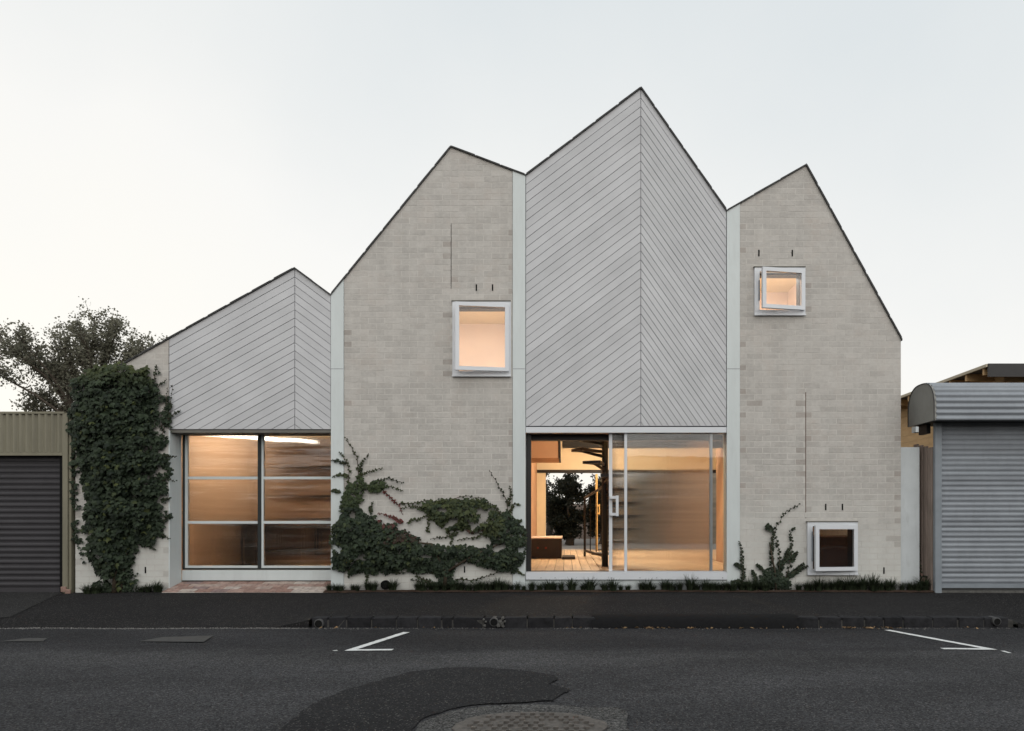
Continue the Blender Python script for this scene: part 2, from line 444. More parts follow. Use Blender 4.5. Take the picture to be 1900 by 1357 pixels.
class MB:
    def __init__(s): s.v, s.f, s.t = [], [], None
    def add(s, vs, fs):
        k = len(s.v)
        s.v += [tuple(q) for q in vs]
        s.f += [tuple(i + k for i in q) for q in fs]
        return s
    def box(s, x0, x1, y0, y1, z0, z1):
        return s.add([(x0, y0, z0), (x1, y0, z0), (x1, y1, z0), (x0, y1, z0), (x0, y0, z1), (x1, y0, z1), (x1, y1, z1), (x0, y1, z1)],
                     [(0, 1, 5, 4), (1, 2, 6, 5), (2, 3, 7, 6), (3, 0, 4, 7), (4, 5, 6, 7), (3, 2, 1, 0)])
    def prism(s, poly, y0, y1):         # polygon of (x, z), counter-clockwise seen from the street
        n = len(poly)
        a = sum(poly[i][0] * poly[(i + 1) % n][1] - poly[(i + 1) % n][0] * poly[i][1] for i in range(n))
        if a < 0: poly = poly[::-1]
        vs = [(x, y0, z) for x, z in poly] + [(x, y1, z) for x, z in poly]
        fs = [tuple(range(n)), tuple(range(2 * n - 1, n - 1, -1))]
        for i in range(n):
            j = (i + 1) % n
            fs.append((i, i + n, j + n, j))
        return s.add(vs, fs)
    def plate(s, poly, z0, z1):         # polygon of (x, y), extruded upwards
        n = len(poly)
        a = sum(poly[i][0] * poly[(i + 1) % n][1] - poly[(i + 1) % n][0] * poly[i][1] for i in range(n))
        if a < 0: poly = poly[::-1]
        vs = [(x, y, z1) for x, y in poly] + [(x, y, z0) for x, y in poly]
        fs = [tuple(range(n)), tuple(range(2 * n - 1, n - 1, -1))]
        for i in range(n):
            j = (i + 1) % n
            fs.append((i, i + n, j + n, j))
        return s.add(vs, fs)
    def tube(s, pts, radii, k=6, cap=True):
        pts = [Vector(p) for p in pts]
        if isinstance(radii, (int, float)): radii = [radii] * len(pts)
        base = len(s.v)
        for i, p in enumerate(pts):
            d = (pts[min(i + 1, len(pts) - 1)] - pts[max(i - 1, 0)]).normalized()
            u = d.cross(Vector((0.13, 0.21, 0.97)))
            if u.length < 1e-3: u = d.cross(Vector((1, 0, 0)))
            u.normalize(); w = d.cross(u)
            for j in range(k):
                a = 2 * math.pi * j / k
                s.v.append(tuple(p + (u * math.cos(a) + w * math.sin(a)) * radii[i]))
        for i in range(len(pts) - 1):
            for j in range(k):
                a, b = base + i * k + j, base + i * k + (j + 1) % k
                s.f.append((a, b, b + k, a + k))
        if cap:
            s.f.append(tuple(base + j for j in range(k))[::-1])
            s.f.append(tuple(base + (len(pts) - 1) * k + j for j in range(k)))
        return s
    def mesh(s, name, mat, smooth=False):
        me = bpy.data.meshes.new(name)
        me.from_pydata(s.v, [], s.f)
        me.materials.append(M[mat])
        if smooth: me.polygons.foreach_set('use_smooth', [True] * len(me.polygons))
        if s.t is not None:
            ca = me.color_attributes.new('tint', 'FLOAT_COLOR', 'POINT')
            ca.data.foreach_set('color', [q for t in s.t for q in t])
        me.update()
        return me
    def build(s, name, mat, parent=None, smooth=False):
        return obj(name, s.mesh(name, mat, smooth), parent)
def box(name, mat, parent, x0, x1, y0, y1, z0, z1, bev=0.0):
    m = MB().box(min(x0, x1), max(x0, x1), min(y0, y1), max(y0, y1), min(z0, z1), max(z0, z1))
    me = m.mesh(name, mat)
    if bev:
        bm = bmesh.new(); bm.from_mesh(me)
        bmesh.ops.bevel(bm, geom=bm.edges[:], offset=bev, segments=1, affect='EDGES')
        bm.to_mesh(me); bm.free()
    return obj(name, me, parent)
def holed_slab(name, mat, parent, outer, holes, y0, y1):
    bm = bmesh.new()
    edges = []
    for loop in [outer] + holes:
        vs = [bm.verts.new((x, y0, z)) for x, z in loop]
        edges += [bm.edges.new((vs[i], vs[(i + 1) % len(vs)])) for i in range(len(vs))]
    bmesh.ops.triangle_fill(bm, use_beauty=True, use_dissolve=False, edges=edges, normal=(0, -1, 0))
    ex = bmesh.ops.extrude_face_region(bm, geom=bm.faces[:])
    bmesh.ops.translate(bm, vec=(0, y1 - y0, 0), verts=[g for g in ex['geom'] if isinstance(g, bmesh.types.BMVert)])
    bmesh.ops.recalc_face_normals(bm, faces=bm.faces[:])
    me = bpy.data.meshes.new(name)
    bm.to_mesh(me); bm.free()
    me.materials.append(M[mat])
    return obj(name, me, parent)
def clip(poly, a, b, c):                # keep a*x + b*z <= c
    out = []
    n = len(poly)
    for i in range(n):
        p, q = poly[i], poly[(i + 1) % n]
        dp, dq = a * p[0] + b * p[1] - c, a * q[0] + b * q[1] - c
        if dp <= 0: out.append(p)
        if (dp < 0 < dq) or (dq < 0 < dp):
            t = dp / (dp - dq)
            out.append((p[0] + (q[0] - p[0]) * t, p[1] + (q[1] - p[1]) * t))
    return out
def area(poly):
    return abs(sum(poly[i][0] * poly[(i + 1) % len(poly)][1] - poly[(i + 1) % len(poly)][0] * poly[i][1] for i in range(len(poly)))) / 2 if len(poly) > 2 else 0
def F(px, py): return (X(px), Z(py))    # facade point as (x, z)

# ------------------------------------------------------------------ the setting: ground, road, footpath, kerb
def sheet(name, mat, xs, ys, fz, kind='structure'):
    m = MB()
    n = len(xs)
    m.v = [(x, y, fz(x, y)) for y in ys for x in xs]
    m.f = [(j * n + i, j * n + i + 1, (j + 1) * n + i + 1, (j + 1) * n + i) for j in range(len(ys) - 1) for i in range(n - 1)]
    o = m.build(name, mat)
    o['kind'] = kind
    return o
def frange(a, b, k): return [a + (b - a) * i / k for i in range(k + 1)]
def sstep(t):
    t = min(max(t, 0), 1)
    return t * t * (3 - 2 * t)
g = MB().box(-400, 400, -400, 400, -0.8, -0.62).build('ground', 'ground'); g['kind'] = 'structure'
sheet('road', 'road', frange(-40, 40, 80), frange(-18, KY + 0.3, 60), lambda x, y: road_z(y) + 0.004 * math.sin(x * 1.7) * math.sin(y * 2.3))
KX0, KX1 = X(578, KY), X(1884, KY)
def kerb_up(x):                         # 1 where the kerb stands, 0 on the vehicle crossings
    return sstep((x - (KX0 - 0.35)) / 0.45) * (1 - sstep((x - (KX1 - 0.25)) / 0.55))
def path_z(x, y):
    t = min(max(-y / -KY, 0), 1)
    edge = -0.158 + 0.093 * kerb_up(x)
    front = -0.012 - 0.03 * sstep((-5.6 - x) / 2.0)
    return front + (edge - front) * t + 0.003 * math.sin(x * 3.1) * math.sin(y * 4)
def path_edge(x): return KY + 0.15 * kerb_up(x) - 0.02
sheet('footpath', 'path', frange(-30, -9, 10) + frange(-8.8, 8.8, 140) + frange(9, 30, 10), [0.6, 0.2] + frange(0, KY + 0.14, 30),
      lambda x, y: path_z(x, y)) 
# where there is no kerb the asphalt runs on to the gutter
def lip(name, x0, x1):
    m = MB(); k = 30
    for i in range(k + 1):
        x = x0 + (x1 - x0) * i / k
        w = random.uniform(-0.03, 0.03)
        m.v += [(x, KY + 0.15, path_z(x, KY + 0.15) + 0.001), (x, KY - 0.03 + w, path_z(x, KY) - 0.004), (x, KY - 0.05 + w, -0.2)]
    for i in range(k):
        a = i * 3
        m.f += [(a, a + 1, a + 4, a + 3), (a + 1, a + 2, a + 5, a + 4)]
    o = m.build(name, 'path'); o['kind'] = 'structure'
lip('footpath_edge', -14, KX0 - 0.02)
lip('footpath_edge', KX1, 12)
m = MB()
dp = [(-14, 0.05), (X(128), 0.05), (X(122), -0.15), (X(20, -1.9), -1.9), (X(-40, -2.1), -2.1), (-14, -2.2)]
m.v = [(x, y, path_z(x, y) + 0.006) for x, y in dp]; m.f = [tuple(range(len(dp)))[::-1]]
o = m.build('driveway', 'drive'); o['kind'] = 'structure'

# kerb: bluestone blocks, with a stretch under rolled asphalt between them
kerb = bpy.data.objects.new('kerb', MB().box(KX0 + .02, KX1 - .02, KY + 0.008, KY + 0.13, -0.6, -0.09).mesh('kerb', 'kerb_joint'))
link(kerb); kerb['kind'] = 'structure'
def rough_block(x0, x1, y0, y1, z0, z1, j=0.004):
    me = MB().box(x0, x1, y0, y1, z0, z1).mesh('kerb_stone', 'bluestone')
    bm = bmesh.new(); bm.from_mesh(me)
    bmesh.ops.bevel(bm, geom=bm.edges[:], offset=0.007, segments=1, affect='EDGES')
    for v in bm.verts: v.co += Vector([random.uniform(-j, j) for _ in range(3)])
    bm.to_mesh(me); bm.free()
    return me
def kerb_run(pxs):
    for a, b in zip(pxs, pxs[1:]):
        top = path_z((X(a, KY) + X(b, KY)) / 2, KY) + 0.004
        obj('kerb_stone', rough_block(X(a, KY) + 0.007, X(b, KY) - 0.007, KY + random.uniform(-.006, .006), KY + 0.16, -0.3, top), kerb)
kerb_run([578, 608, 643, 689, 735, 775, 819, 840, 897, 934, 978, 1028, 1062, 1105])
kerb_run([1480, 1520, 1562, 1605, 1640, 1676, 1731, 1778, 1826, 1872])
# asphalt rolled over the stones, with the kerb shadow painted into its black
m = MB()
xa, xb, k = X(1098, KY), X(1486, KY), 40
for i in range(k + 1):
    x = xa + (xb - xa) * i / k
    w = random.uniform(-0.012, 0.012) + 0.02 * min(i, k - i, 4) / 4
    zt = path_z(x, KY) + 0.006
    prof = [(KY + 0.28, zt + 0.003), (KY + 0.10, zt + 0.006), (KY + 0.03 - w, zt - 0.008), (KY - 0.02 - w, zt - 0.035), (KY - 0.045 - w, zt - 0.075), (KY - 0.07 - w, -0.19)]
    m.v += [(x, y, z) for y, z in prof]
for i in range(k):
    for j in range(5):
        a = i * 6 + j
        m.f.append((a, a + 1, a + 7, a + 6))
m.build('rolled_asphalt', 'shadow_bitumen', kerb, True)
def kerb_pipe(px, py, r, rubble=0):
    x, z = X(px, KY), Z(py, KY)
    m = MB()
    for k_, (rr, y) in enumerate(((r, KY - 0.03), (r * 0.8, KY - 0.035), (r * 0.78, KY + 0.12))):
        m.v += [(x + rr * math.cos(2 * math.pi * i / 20), y, z + rr * math.sin(2 * math.pi * i / 20)) for i in range(20)]
    m.v += [(x + r * math.cos(2 * math.pi * i / 20), KY + 0.1, z + r * math.sin(2 * math.pi * i / 20)) for i in range(20)]
    for i in range(20):
        j = (i + 1) % 20
        m.f += [(i, 20 + i, 20 + j, j), (20 + i, 40 + i, 40 + j, 20 + j), (60 + i, i, j, 60 + j)]
    m.f.append(tuple(range(40, 60)))
    p = m.build('drain_outlet', 'pipe', kerb)
    d = MB(); d.v = [(x + r * 0.79 * math.cos(2 * math.pi * i / 20), KY - 0.032, z + r * 0.79 * math.sin(2 * math.pi * i / 20)) for i in range(20)]
    d.f = [tuple(range(20))]
    d.build('pipe_mouth', 'hole', p)
    for _ in range(rubble):
        a = random.uniform(0, 6.28); q = random.uniform(r * 1.0, r * 2.0)
        cx, cz = x + q * math.cos(a) * 1.3, max(z + q * math.sin(a) * 0.7, -0.165)
        s = random.uniform(0.008, 0.022)
        obj('concrete_lump', rough_block(cx - s, cx + s, KY - 0.035, KY + 0.03, cz - s, cz + s * .8, s * .3), kerb).data.materials[0] = M['concrete']
kerb_pipe(593, 1157, 0.052)
kerb_pipe(917, 1154, 0.05, 12)
kerb_pipe(1847, 1153, 0.046)

# gutter grit: a broken pale line where road and footpath meet
m = MB()
def pebble(m, c, s):
    vs = [Vector((random.uniform(.6, 1) * dx, random.uniform(.6, 1) * dy, random.uniform(.4, .8) * dz)) * s + Vector(c) for dx, dy, dz in ((1, 0, 0), (-1, 0, 0), (0, 1, 0), (0, -1, 0), (0, 0, 1), (0, 0, -1))]
    m.add(vs, [(0, 2, 4), (2, 1, 4), (1, 3, 4), (3, 0, 4), (2, 0, 5), (1, 2, 5), (3, 1, 5), (0, 3, 5)])
for _ in range(2600):
    x = random.uniform(-9.5, 9)
    d = abs(random.gauss(0, 0.045))
    if math.sin(x * 2.1) + math.sin(x * 5.3 + 1) + random.uniform(-1.5, 1.5) < -0.2 and x > KX0: continue
    pebble(m, (x, KY - 0.045 - d, road_z(KY - d) + 0.004), random.uniform(0.003, 0.010))
for _ in range(1600):
    x = random.uniform(-9.5, KX0)
    pebble(m, (x, KY - 0.05 - abs(random.gauss(0, 0.03)) + .02 * math.sin(x * 3), road_z(KY) + 0.004), random.uniform(0.004, 0.014))
m.build('gutter_grit', 'gravel')['kind'] = 'stuff'
m = MB()
for px0, px1, k in ((1180, 1290, 26), (1150, 1500, 24), (1560, 1665, 34), (1000, 1900, 24), (580, 900, 10)):
    for _ in range(k):
        x = X(random.uniform(px0, px1), KY)
        y = KY - 0.05 - abs(random.gauss(0, 0.05))
        a, s = random.uniform(0, 6.28), random.uniform(0.012, 0.034)
        c, n_ = math.cos(a) * s, math.sin(a) * s
        z = road_z(y) + 0.008
        m.add([(x - c, y - n_, z), (x + n_ * .5, y - c * .5, z + random.uniform(0, .02)), (x + c, y + n_, z + random.uniform(0, .012)), (x - n_ * .5, y + c * .5, z + random.uniform(0, .02))], [(0, 1, 2), (0, 2, 3)])
m.build('leaf_litter', 'leafdry')['kind'] = 'stuff'

# patches in the road, pit lids, painted bay marks
def road_patch(name, mat, pts, lift, rag=0.0):
    out = []
    for i in range(len(pts)):
        p, q = Vector(pts[i]), Vector(pts[(i + 1) % len(pts)])
        k = max(1, int((q - p).length / 0.06))
        for j in range(k):
            v = p.lerp(q, j / k)
            out.append((v.x + random.uniform(-rag, rag), v.y + random.uniform(-rag, rag)))
    m = MB()
    m.v = [(x, y, road_z(y) + lift + 0.004) for x, y in out]
    bm = bmesh.new()
    vs = [bm.verts.new(v) for v in m.v]
    es = [bm.edges.new((vs[i], vs[(i + 1) % len(vs)])) for i in range(len(vs))]
    bmesh.ops.triangle_fill(bm, use_beauty=True, edges=es, normal=(0, 0, 1))
    for f in bm.faces:
        if f.normal.z < 0: f.normal_flip()
    me = bpy.data.meshes.new(name); bm.to_mesh(me); bm.free()
    me.materials.append(M[mat])
    return obj(name, me)
def rp(*q): return [on_road(a, b)[:2] for a, b in q]
pp = rp((560, 1322), (600, 1300), (640, 1284), (700, 1266), (760, 1249), (830, 1241), (905, 1241), (985, 1248), (1030, 1256), (1037, 1263), (1018, 1272), (1058, 1281), (1040, 1293), (1026, 1302), (965, 1306), (900, 1309), (850, 1315), (800, 1330), (772, 1346), (764, 1362), (770, 1420), (760, 1500), (430, 1500), (480, 1400))
road_patch('road_patch', 'patch', pp, 0.006, 0.012)['kind'] = 'structure'
wp = rp((770, 1349), (802, 1333), (852, 1318), (902, 1312), (966, 1309), (1040, 1312), (1100, 1316), (1150, 1314), (1164, 1325), (1166, 1345), (1172, 1380), (1150, 1500), (780, 1500), (768, 1400))
road_patch('worn_patch', 'worn', wp, 0.003, 0.015)['kind'] = 'structure'
o = road_patch('pit_lid', 'lid', rp((258, 1192), (300, 1184), (396, 1181), (378, 1193)), 0.005)
tag(o, 'flat grey concrete pit lid set in the road near the left gutter', 'pit lid')
o = road_patch('pit_lid', 'lid', rp((0, 1192), (50, 1186), (88, 1186), (80, 1192)), 0.005, 0.004)
tag(o, 'small pale pit lid in the gutter before the dark roller door', 'pit lid')
# iron cover with raised studs in the worn patch
c0 = Vector(on_road(985, 1352))
cover = empty('drain_cover', c0, 'rusty studded iron drain cover in the worn road patch', 'drain cover')
m = MB()
ring = [(c0.x + 0.40 * math.cos(a) * random.uniform(.95, 1.03), c0.y + 0.26 * math.sin(a) * random.uniform(.95, 1.03)) for a in [2 * math.pi * i / 36 for i in range(36)]]
m.plate(ring, c0.z - 0.05, c0.z + 0.014)
m.build('plate', 'iron', cover)
sm = MB().box(-0.014, 0.014, -0.011, 0.011, 0, 0.011).mesh('stud', 'iron')
for i in range(-6, 7):
    for j in range(-4, 5):
        x, y = i * 0.052 + (j % 2) * 0.026, j * 0.05
        if (x / 0.34) ** 2 + (y / 0.22) ** 2 < 1 and random.random() < .82: obj('stud', sm, cover, (c0.x + x, c0.y + y, c0.z + 0.0145))
def stripe(p, q, w):
    p, q = Vector(on_road(*p)[:2]), Vector(on_road(*q)[:2])
    n_ = Vector((-(q - p).y, (q - p).x)).normalized() * w / 2
    return p, q, n_
def bay_mark(label, tip, top, arm, w):
    t, q = Vector(on_road(*tip)[:2]), Vector(on_road(*top)[:2])
    a = Vector(on_road(*arm)[:2])
    d1, d2 = (q - t).normalized(), (a - t).normalized()
    n1 = Vector((-d1.y, d1.x)); n1 = n1 if n1.dot(d2) > 0 else -n1
    n2 = Vector((-d2.y, d2.x)); n2 = n2 if n2.dot(d1) > 0 else -n2
    den = d1.x * (-d2.y) - (-d2.x) * d1.y
    r_ = n2 * w - n1 * w
    s_ = (r_.x * (-d2.y) + d2.x * r_.y) / den
    inner = t + n1 * w + d1 * s_
    pts = [t, a, a + n2 * w, inner, q + n1 * w, q]
    o = road_patch('bay_marking', 'paint', [tuple(p) for p in pts], 0.002, 0.004)
    tag(o, label, 'road marking', 'painted corner marks of the parking bay')
bay_mark('white painted corner mark on the road left of the dark patch', (638, 1209), (748, 1174), (728, 1208), 0.075)
bay_mark('white painted corner mark on the road before the grey roller door', (1852, 1207), (1652, 1170), (1752, 1206), 0.075)
for q in (((1860, 1209), (1873, 1213)), ((619, 1209), (626, 1208))):
    p_, q_, n_ = stripe(q[0], q[1], 0.03)
    o = road_patch('paint_fleck', 'paint', [tuple(p_ - n_), tuple(q_ - n_), tuple(q_ + n_), tuple(p_ + n_)], 0.002, 0.004)
    o['kind'] = 'structure'
# planting strip at the wall foot
sheet('soil_bed', 'soil', frange(X(608), X(1728), 120), [-0.02, -0.08, -0.15, -0.2], lambda x, y: path_z(x, y) + (0.022 if -0.17 < y < -0.04 else 0.004) + random.uniform(0, 0.008))

# ------------------------------------------------------------------ the house
house = empty('house', (X(900), 0.1, -0.02), 'pale brick and grey timber house with four jagged gables', 'house')
ROOF = [(140, 727), (547, 499), (614, 549), (837, 274), (975, 327), (1189, 165), (1348, 393), (1495, 308), (1673, 633)]
RF = [F(*p) for p in ROOF]
def roof_z(x):
    for (x0, z0), (x1, z1) in zip(RF, RF[1:]):
        if x0 <= x <= x1: return z0 + (z1 - z0) * (x - x0) / (x1 - x0)
    return RF[-1][1]
DEPTH = 8.0
for (x0, z0), (x1, z1) in zip(RF, RF[1:]):
    L_ = math.hypot(x1 - x0, z1 - z0); c = abs(x1 - x0) / L_
    t = 0.013 / c
    MB().prism([(x0, z0), (x1, z1), (x1, z1 + t), (x0, z0 + t)], -0.028, DEPTH + 0.1).build('roof', 'roof', house)
    # lapped edge tiles showing as slight steps along the verge
    k = max(2, int(L_ / 0.36))
    for i in range(k):
        a, b = i / k + 0.008, (i + 1) / k - 0.008
        hi = random.uniform(0.004, 0.010)
        q = lambda s, h: (x0 + (x1 - x0) * s, z0 + (z1 - z0) * s + t + h)
        MB().prism([q(a, -0.004), q(b, -0.004), q(b, hi if z1 < z0 else .003), q(a, .003 if z1 < z0 else hi)], -0.034, 0.5).build('verge_tile', 'roof', house)

GZ = -0.06
def bay_poly(a, b, zb, cut=0.0):
    xs = [X(a)] + [x for x, z in RF if X(a) < x < X(b)] + [X(b)]
    return [(X(a), zb)] + [(X(b), zb)] + [(x, roof_z(x) - cut) for x in reversed(xs)]
WIN = {'A': (840, 561, 948, 699), 'B': (1399, 498, 1493, 586), 'C': (1497, 969, 1590, 1066)}
def win_rect(k):
    a, b, c, d = WIN[k]
    return (X(a), Z(d), X(c), Z(b))
bays = [(140, 313, [], 0.30), (638.5, 951, ['A'], 0.22), (1373, 1671.5, ['B', 'C'], 0.22)]
BL, BH, J = 0.230, 0.076, 0.010
full = MB().box(-BL / 2, BL / 2, 0, 0.06, -BH / 2, BH / 2).mesh('brick', 'brick')
bm = bmesh.new(); bm.from_mesh(full)
bmesh.ops.bevel(bm, geom=[e for e in bm.edges if all(v.co.y < 0.01 for v in e.verts)], offset=0.002, segments=1, affect='EDGES')
bm.to_mesh(full); bm.free()
full_stain = full.copy(); full_stain.materials[0] = M['brick_stain']
n_single = 0
for bi, (a, b, wins, thick) in enumerate(bays):
    poly = bay_poly(a, b, GZ, 0.002)
    holes = [[(r[0] + .01, r[1] + .01), (r[2] - .01, r[1] + .01), (r[2] - .01, r[3] - .01), (r[0] + .01, r[3] - .01)] for r in map(win_rect, wins)]
    wall = holed_slab('wall', 'mortar', house, poly, holes, 0.0010, thick)
    rest, rest_st = MB(), MB()
    inset = bay_poly(a, b, GZ, 0.004)
    joints = [X(837)] if bi == 1 else ([X(1495)] if bi == 2 else [])
    for c in range(90):
        z0 = GZ + c * (BH + J); z1 = z0 + BH
        off = (c % 2) * (BL + J) / 2
        i0 = int((X(a) - 1) / (BL + J)) - 6
        for i in range(i0, i0 + 60):
            x0 = i * (BL + J) + off; x1 = x0 + BL
            segs = [(max(x0, X(a)), min(x1, X(b)))]
            for k in wins:
                r = win_rect(k)
                if z1 > r[1] and z0 < r[3]:
                    ns = []
                    for s0, s1 in segs:
                        ns += [(s0, min(s1, r[0] - .004)), (max(s0, r[2] + .004), s1)]
                    segs = ns
            for jx in joints:
                if (bi == 2 and 1.1 < z0 < 2.9) or (bi == 1 and 4.4 < z0 < 5.4):
                    ns = []
                    for s0, s1 in segs: ns += [(s0, min(s1, jx - .006)), (max(s0, jx + .006), s1)]
                    segs = ns
            for s0, s1 in segs:
                if s1 - s0 < 0.025: continue
                q = [(s0, z0), (s1, z0), (s1, z1), (s0, z1)]
                xm = (s0 + s1) / 2
                # below the roof line
                for (rx0, rz0), (rx1, rz1) in zip(RF, RF[1:]):
                    if rx1 <= s0 or rx0 >= s1: continue
                    sl_ = (rz1 - rz0) / (rx1 - rx0)
                    if (sl_ > 0 and rx1 >= s1) or (sl_ < 0 and rx0 <= s0) or True:
                        q2 = clip(q, -sl_, 1, rz0 - sl_ * rx0 - 0.006)
                        q = q2 if len(q2) > 2 else []
                        if not q: break
                if not q or area(q) < 0.0004: continue
                near_joint = any(abs(s0 - jx) < .02 or abs(s1 - jx) < .02 for jx in [X(837), X(1495)]) or abs(s0 - X(a)) < .004 or abs(s1 - X(b)) < .004
                st = (near_joint and s1 - s0 < 0.16 and random.random() < 0.30) or random.random() < 0.0015
                y = random.uniform(-0.0018, 0.0005)
                whole = len(q) == 4 and abs(s1 - s0 - BL) < 1e-5
                if whole and area(q) > BL * BH * .999 and n_single < 300 and bi > 0 and 1.05 < z0 < 2.60:
                    obj('brick', full_stain if st else full, house, (xm, y, (z0 + z1) / 2)); n_single += 1
                else:
                    (rest_st if st else rest).prism(q, y, 0.03)
    o = rest.build('brickwork', 'brick', house); o['kind'] = 'stuff'
    if rest_st.v:
        o = rest_st.build('stained_brickwork', 'brick_stain', house); o['kind'] = 'stuff'
# control joints and weep holes
box('control_joint', 'joint', house, X(1495) - .005, X(1495) + .005, -0.001, 0.02, Z(968), Z(728))
box('control_joint', 'joint', house, X(837) - .005, X(837) + .005, 0.001, 0.02, Z(540), Z(415))
for px, py in ((884, 534), (914, 534), (1408, 470), (1470, 470), (1532, 941), (1563, 941), (1640, 1059), (270, 1058), (862, 1057)):
    box('weep_hole', 'hole', house, X(px) - .010, X(px) + .010, -0.0045, 0.02, Z(py + 6), Z(py - 6))
# round wall vent
m = MB(); cx, cz = X(716), Z(1085)
for rr, y in ((0.066, 0.0), (0.066, -0.05), (0.060, -0.052), (0.058, -0.040)):
    m.v += [(cx + rr * math.cos(2 * math.pi * i / 22), y, cz + rr * math.sin(2 * math.pi * i / 22)) for i in range(22)]
for r_ in range(3):
    for i in range(22):
        j = (i + 1) % 22
        m.f.append((r_ * 22 + i, r_ * 22 + 22 + i, r_ * 22 + 22 + j, r_ * 22 + j))
m.f.append(tuple(range(66, 88)))
m.build('pipe_vent', 'hole', house)

# white posts between the gables
for a, b in ((614.5, 638), (951.5, 975), (1348.5, 1372.5)):
    poly = bay_poly(a, b, GZ, 0.002)
    MB().prism(poly, -0.012, 0.24).build('post', 'white', house)
    box('post_seam', 'groove', house, X(a) + .002, X(b) - .002, -0.0128, 0, Z(685.5), Z(684.5))
# jamb and lintel of the garage opening
box('jamb', 'white', house, X(313) + .001, X(315.3), -0.004, 0.30, GZ, Z(798))
box('lintel', 'lintel', house, X(315.5), X(614), 0.012, 0.40, Z(803), Z(797.5))

# chevron cladding
def panel(xl, xc, xr, bottom, step):
    holed_slab('backing', 'groove', house, bay_poly(xl, xr, Z(bottom), 0.002), [], 0.012, 0.2)
    for side in (0, 1):
        a, b = (xl, xc) if side == 0 else (xc, xr)
        ra, rb = X(a), X(b)
        za, zb = roof_z(ra + 1e-6), roof_z(rb - 1e-6)
        s = (zb - za) / (rb - ra)
        g = 0.0045
        poly = [(ra + (g if side == 0 else .005), Z(bottom)), (rb - (.005 if side == 0 else g), Z(bottom)), (rb - (.005 if side == 0 else g), zb + 1), (ra + (g if side == 0 else .005), za + 1)]
        w = step / FP * 10
        gv = 0.0037 * math.sqrt(1 + s * s)
        for k in range(60):
            hi = za - s * ra - k * w - (0.003 if k == 0 else gv)
            lo = za - s * ra - (k + 1) * w + gv
            q = clip(clip(poly, -s, 1, hi), s, -1, -lo)
            if len(q) < 3 or area(q) < 0.0006: continue
            y = random.uniform(-0.002, 0.002)
            MB().prism(q, y, 0.011).build('cladding_board', 'board', house)
panel(313.5, 547, 614, 796.5, 15.2)
panel(975.5, 1189, 1348, 790.5, 16.7)

# reeded sliding doors of the left opening
GD = 0.32
gx = lambda p: X(p, GD); gzz = lambda p: Z(p, GD)
door = holed_slab('sliding_door', 'door_dark', house, [(gx(338.5), gzz(1057)), (gx(617), gzz(1057)), (gx(617), gzz(801)), (gx(338.5), gzz(801))],
                  [[(gx(342), gzz(1054.5)), (gx(478), gzz(1054.5)), (gx(478), gzz(806)), (gx(342), gzz(806))],
                   [(gx(484), gzz(1054.5)), (gx(615.5), gzz(1054.5)), (gx(615.5), gzz(806)), (gx(484), gzz(806))]], GD, GD + 0.10)
for a, b in ((342.3, 477.8), (484.3, 615.3)):
    st = 5 if a < 400 else 4
    box('stile', 'white', door, gx(a), gx(a + st), GD + .012, GD + .06, gzz(1054.2), gzz(806.3))
    rows = [(806.3, 884.5), (889.5, 967), (972, 1049.5)]
    for p in (887, 969.5): box('rail', 'white', door, gx(a + st), gx(b), GD + .012, GD + .06, gzz(p + 2.5), gzz(p - 2.5))
    box('rail', 'white', door, gx(a + st), gx(b), GD + .012, GD + .06, gzz(1054.2), gzz(1050))
    for r0, r1 in rows: box('pane', 'reeded_soft', door, gx(a + st) + .001, gx(b) - .001, GD + .03, GD + .036, gzz(r1) + .001, gzz(r0) - .001)
box('sill', 'white', house, gx(338.5), gx(617), GD - 0.01, GD + 0.12, gzz(1077), gzz(1058))
box('sill_base', 'door_dark', house, gx(338.5), gx(617), GD + 0.0, GD + 0.12, gzz(1095), gzz(1077.4))

# brick paved threshold
ramp_o = empty('brick_threshold', (X(460), 0.1, -0.02), 'sloping red brick threshold below the left glazed door', 'paving')
rx0, rx1 = X(300, -0.16), X(603, -0.16)
ry0, ry1, rz0, rz1 = -0.16, GD - 0.003, path_z(X(460), -0.16) + 0.012, gzz(1079)
MB().add([(rx0, ry0, rz0 - .012), (rx1 + .04, ry0, rz0 - .012), (rx1 + .04, ry1, rz1 - .012), (rx0, ry1, rz1 - .012), (rx0, ry0, -.3), (rx1 + .04, ry0, -.3), (rx1 + .04, ry1, -.3), (rx0, ry1, -.3)],
         [(0, 1, 2, 3), (0, 4, 5, 1), (1, 5, 6, 2), (3, 7, 4, 0)]).build('bedding', 'mortar', ramp_o)
rows = 4
for r_ in range(rows):
    ya, yb = ry0 + (ry1 - ry0) * r_ / rows + .004, ry0 + (ry1 - ry0) * (r_ + 1) / rows - .004
    x = rx0 - (r_ % 2) * 0.115
    while x < rx1 + .04:
        a, b = max(x, rx0) + .004, min(x + 0.232, rx1 + .035) - .004
        x += 0.232
        if b - a < 0.03: continue
        dz = random.uniform(-.003, .003)
        za = rz0 + (rz1 - rz0) * (ya - ry0) / (ry1 - ry0) + dz; zb = rz0 + (rz1 - rz0) * (yb - ry0) / (ry1 - ry0) + dz
        MB().add([(a, ya, za), (b, ya, za), (b, yb, zb), (a, yb, zb), (a, ya, za - .05), (b, ya, za - .05), (b, yb, zb - .05), (a, yb, zb - .05)],
                 [(0, 1, 2, 3), (0, 4, 5, 1), (1, 5, 6, 2), (2, 6, 7, 3), (3, 7, 4, 0)]).build('paver', 'paver', ramp_o)

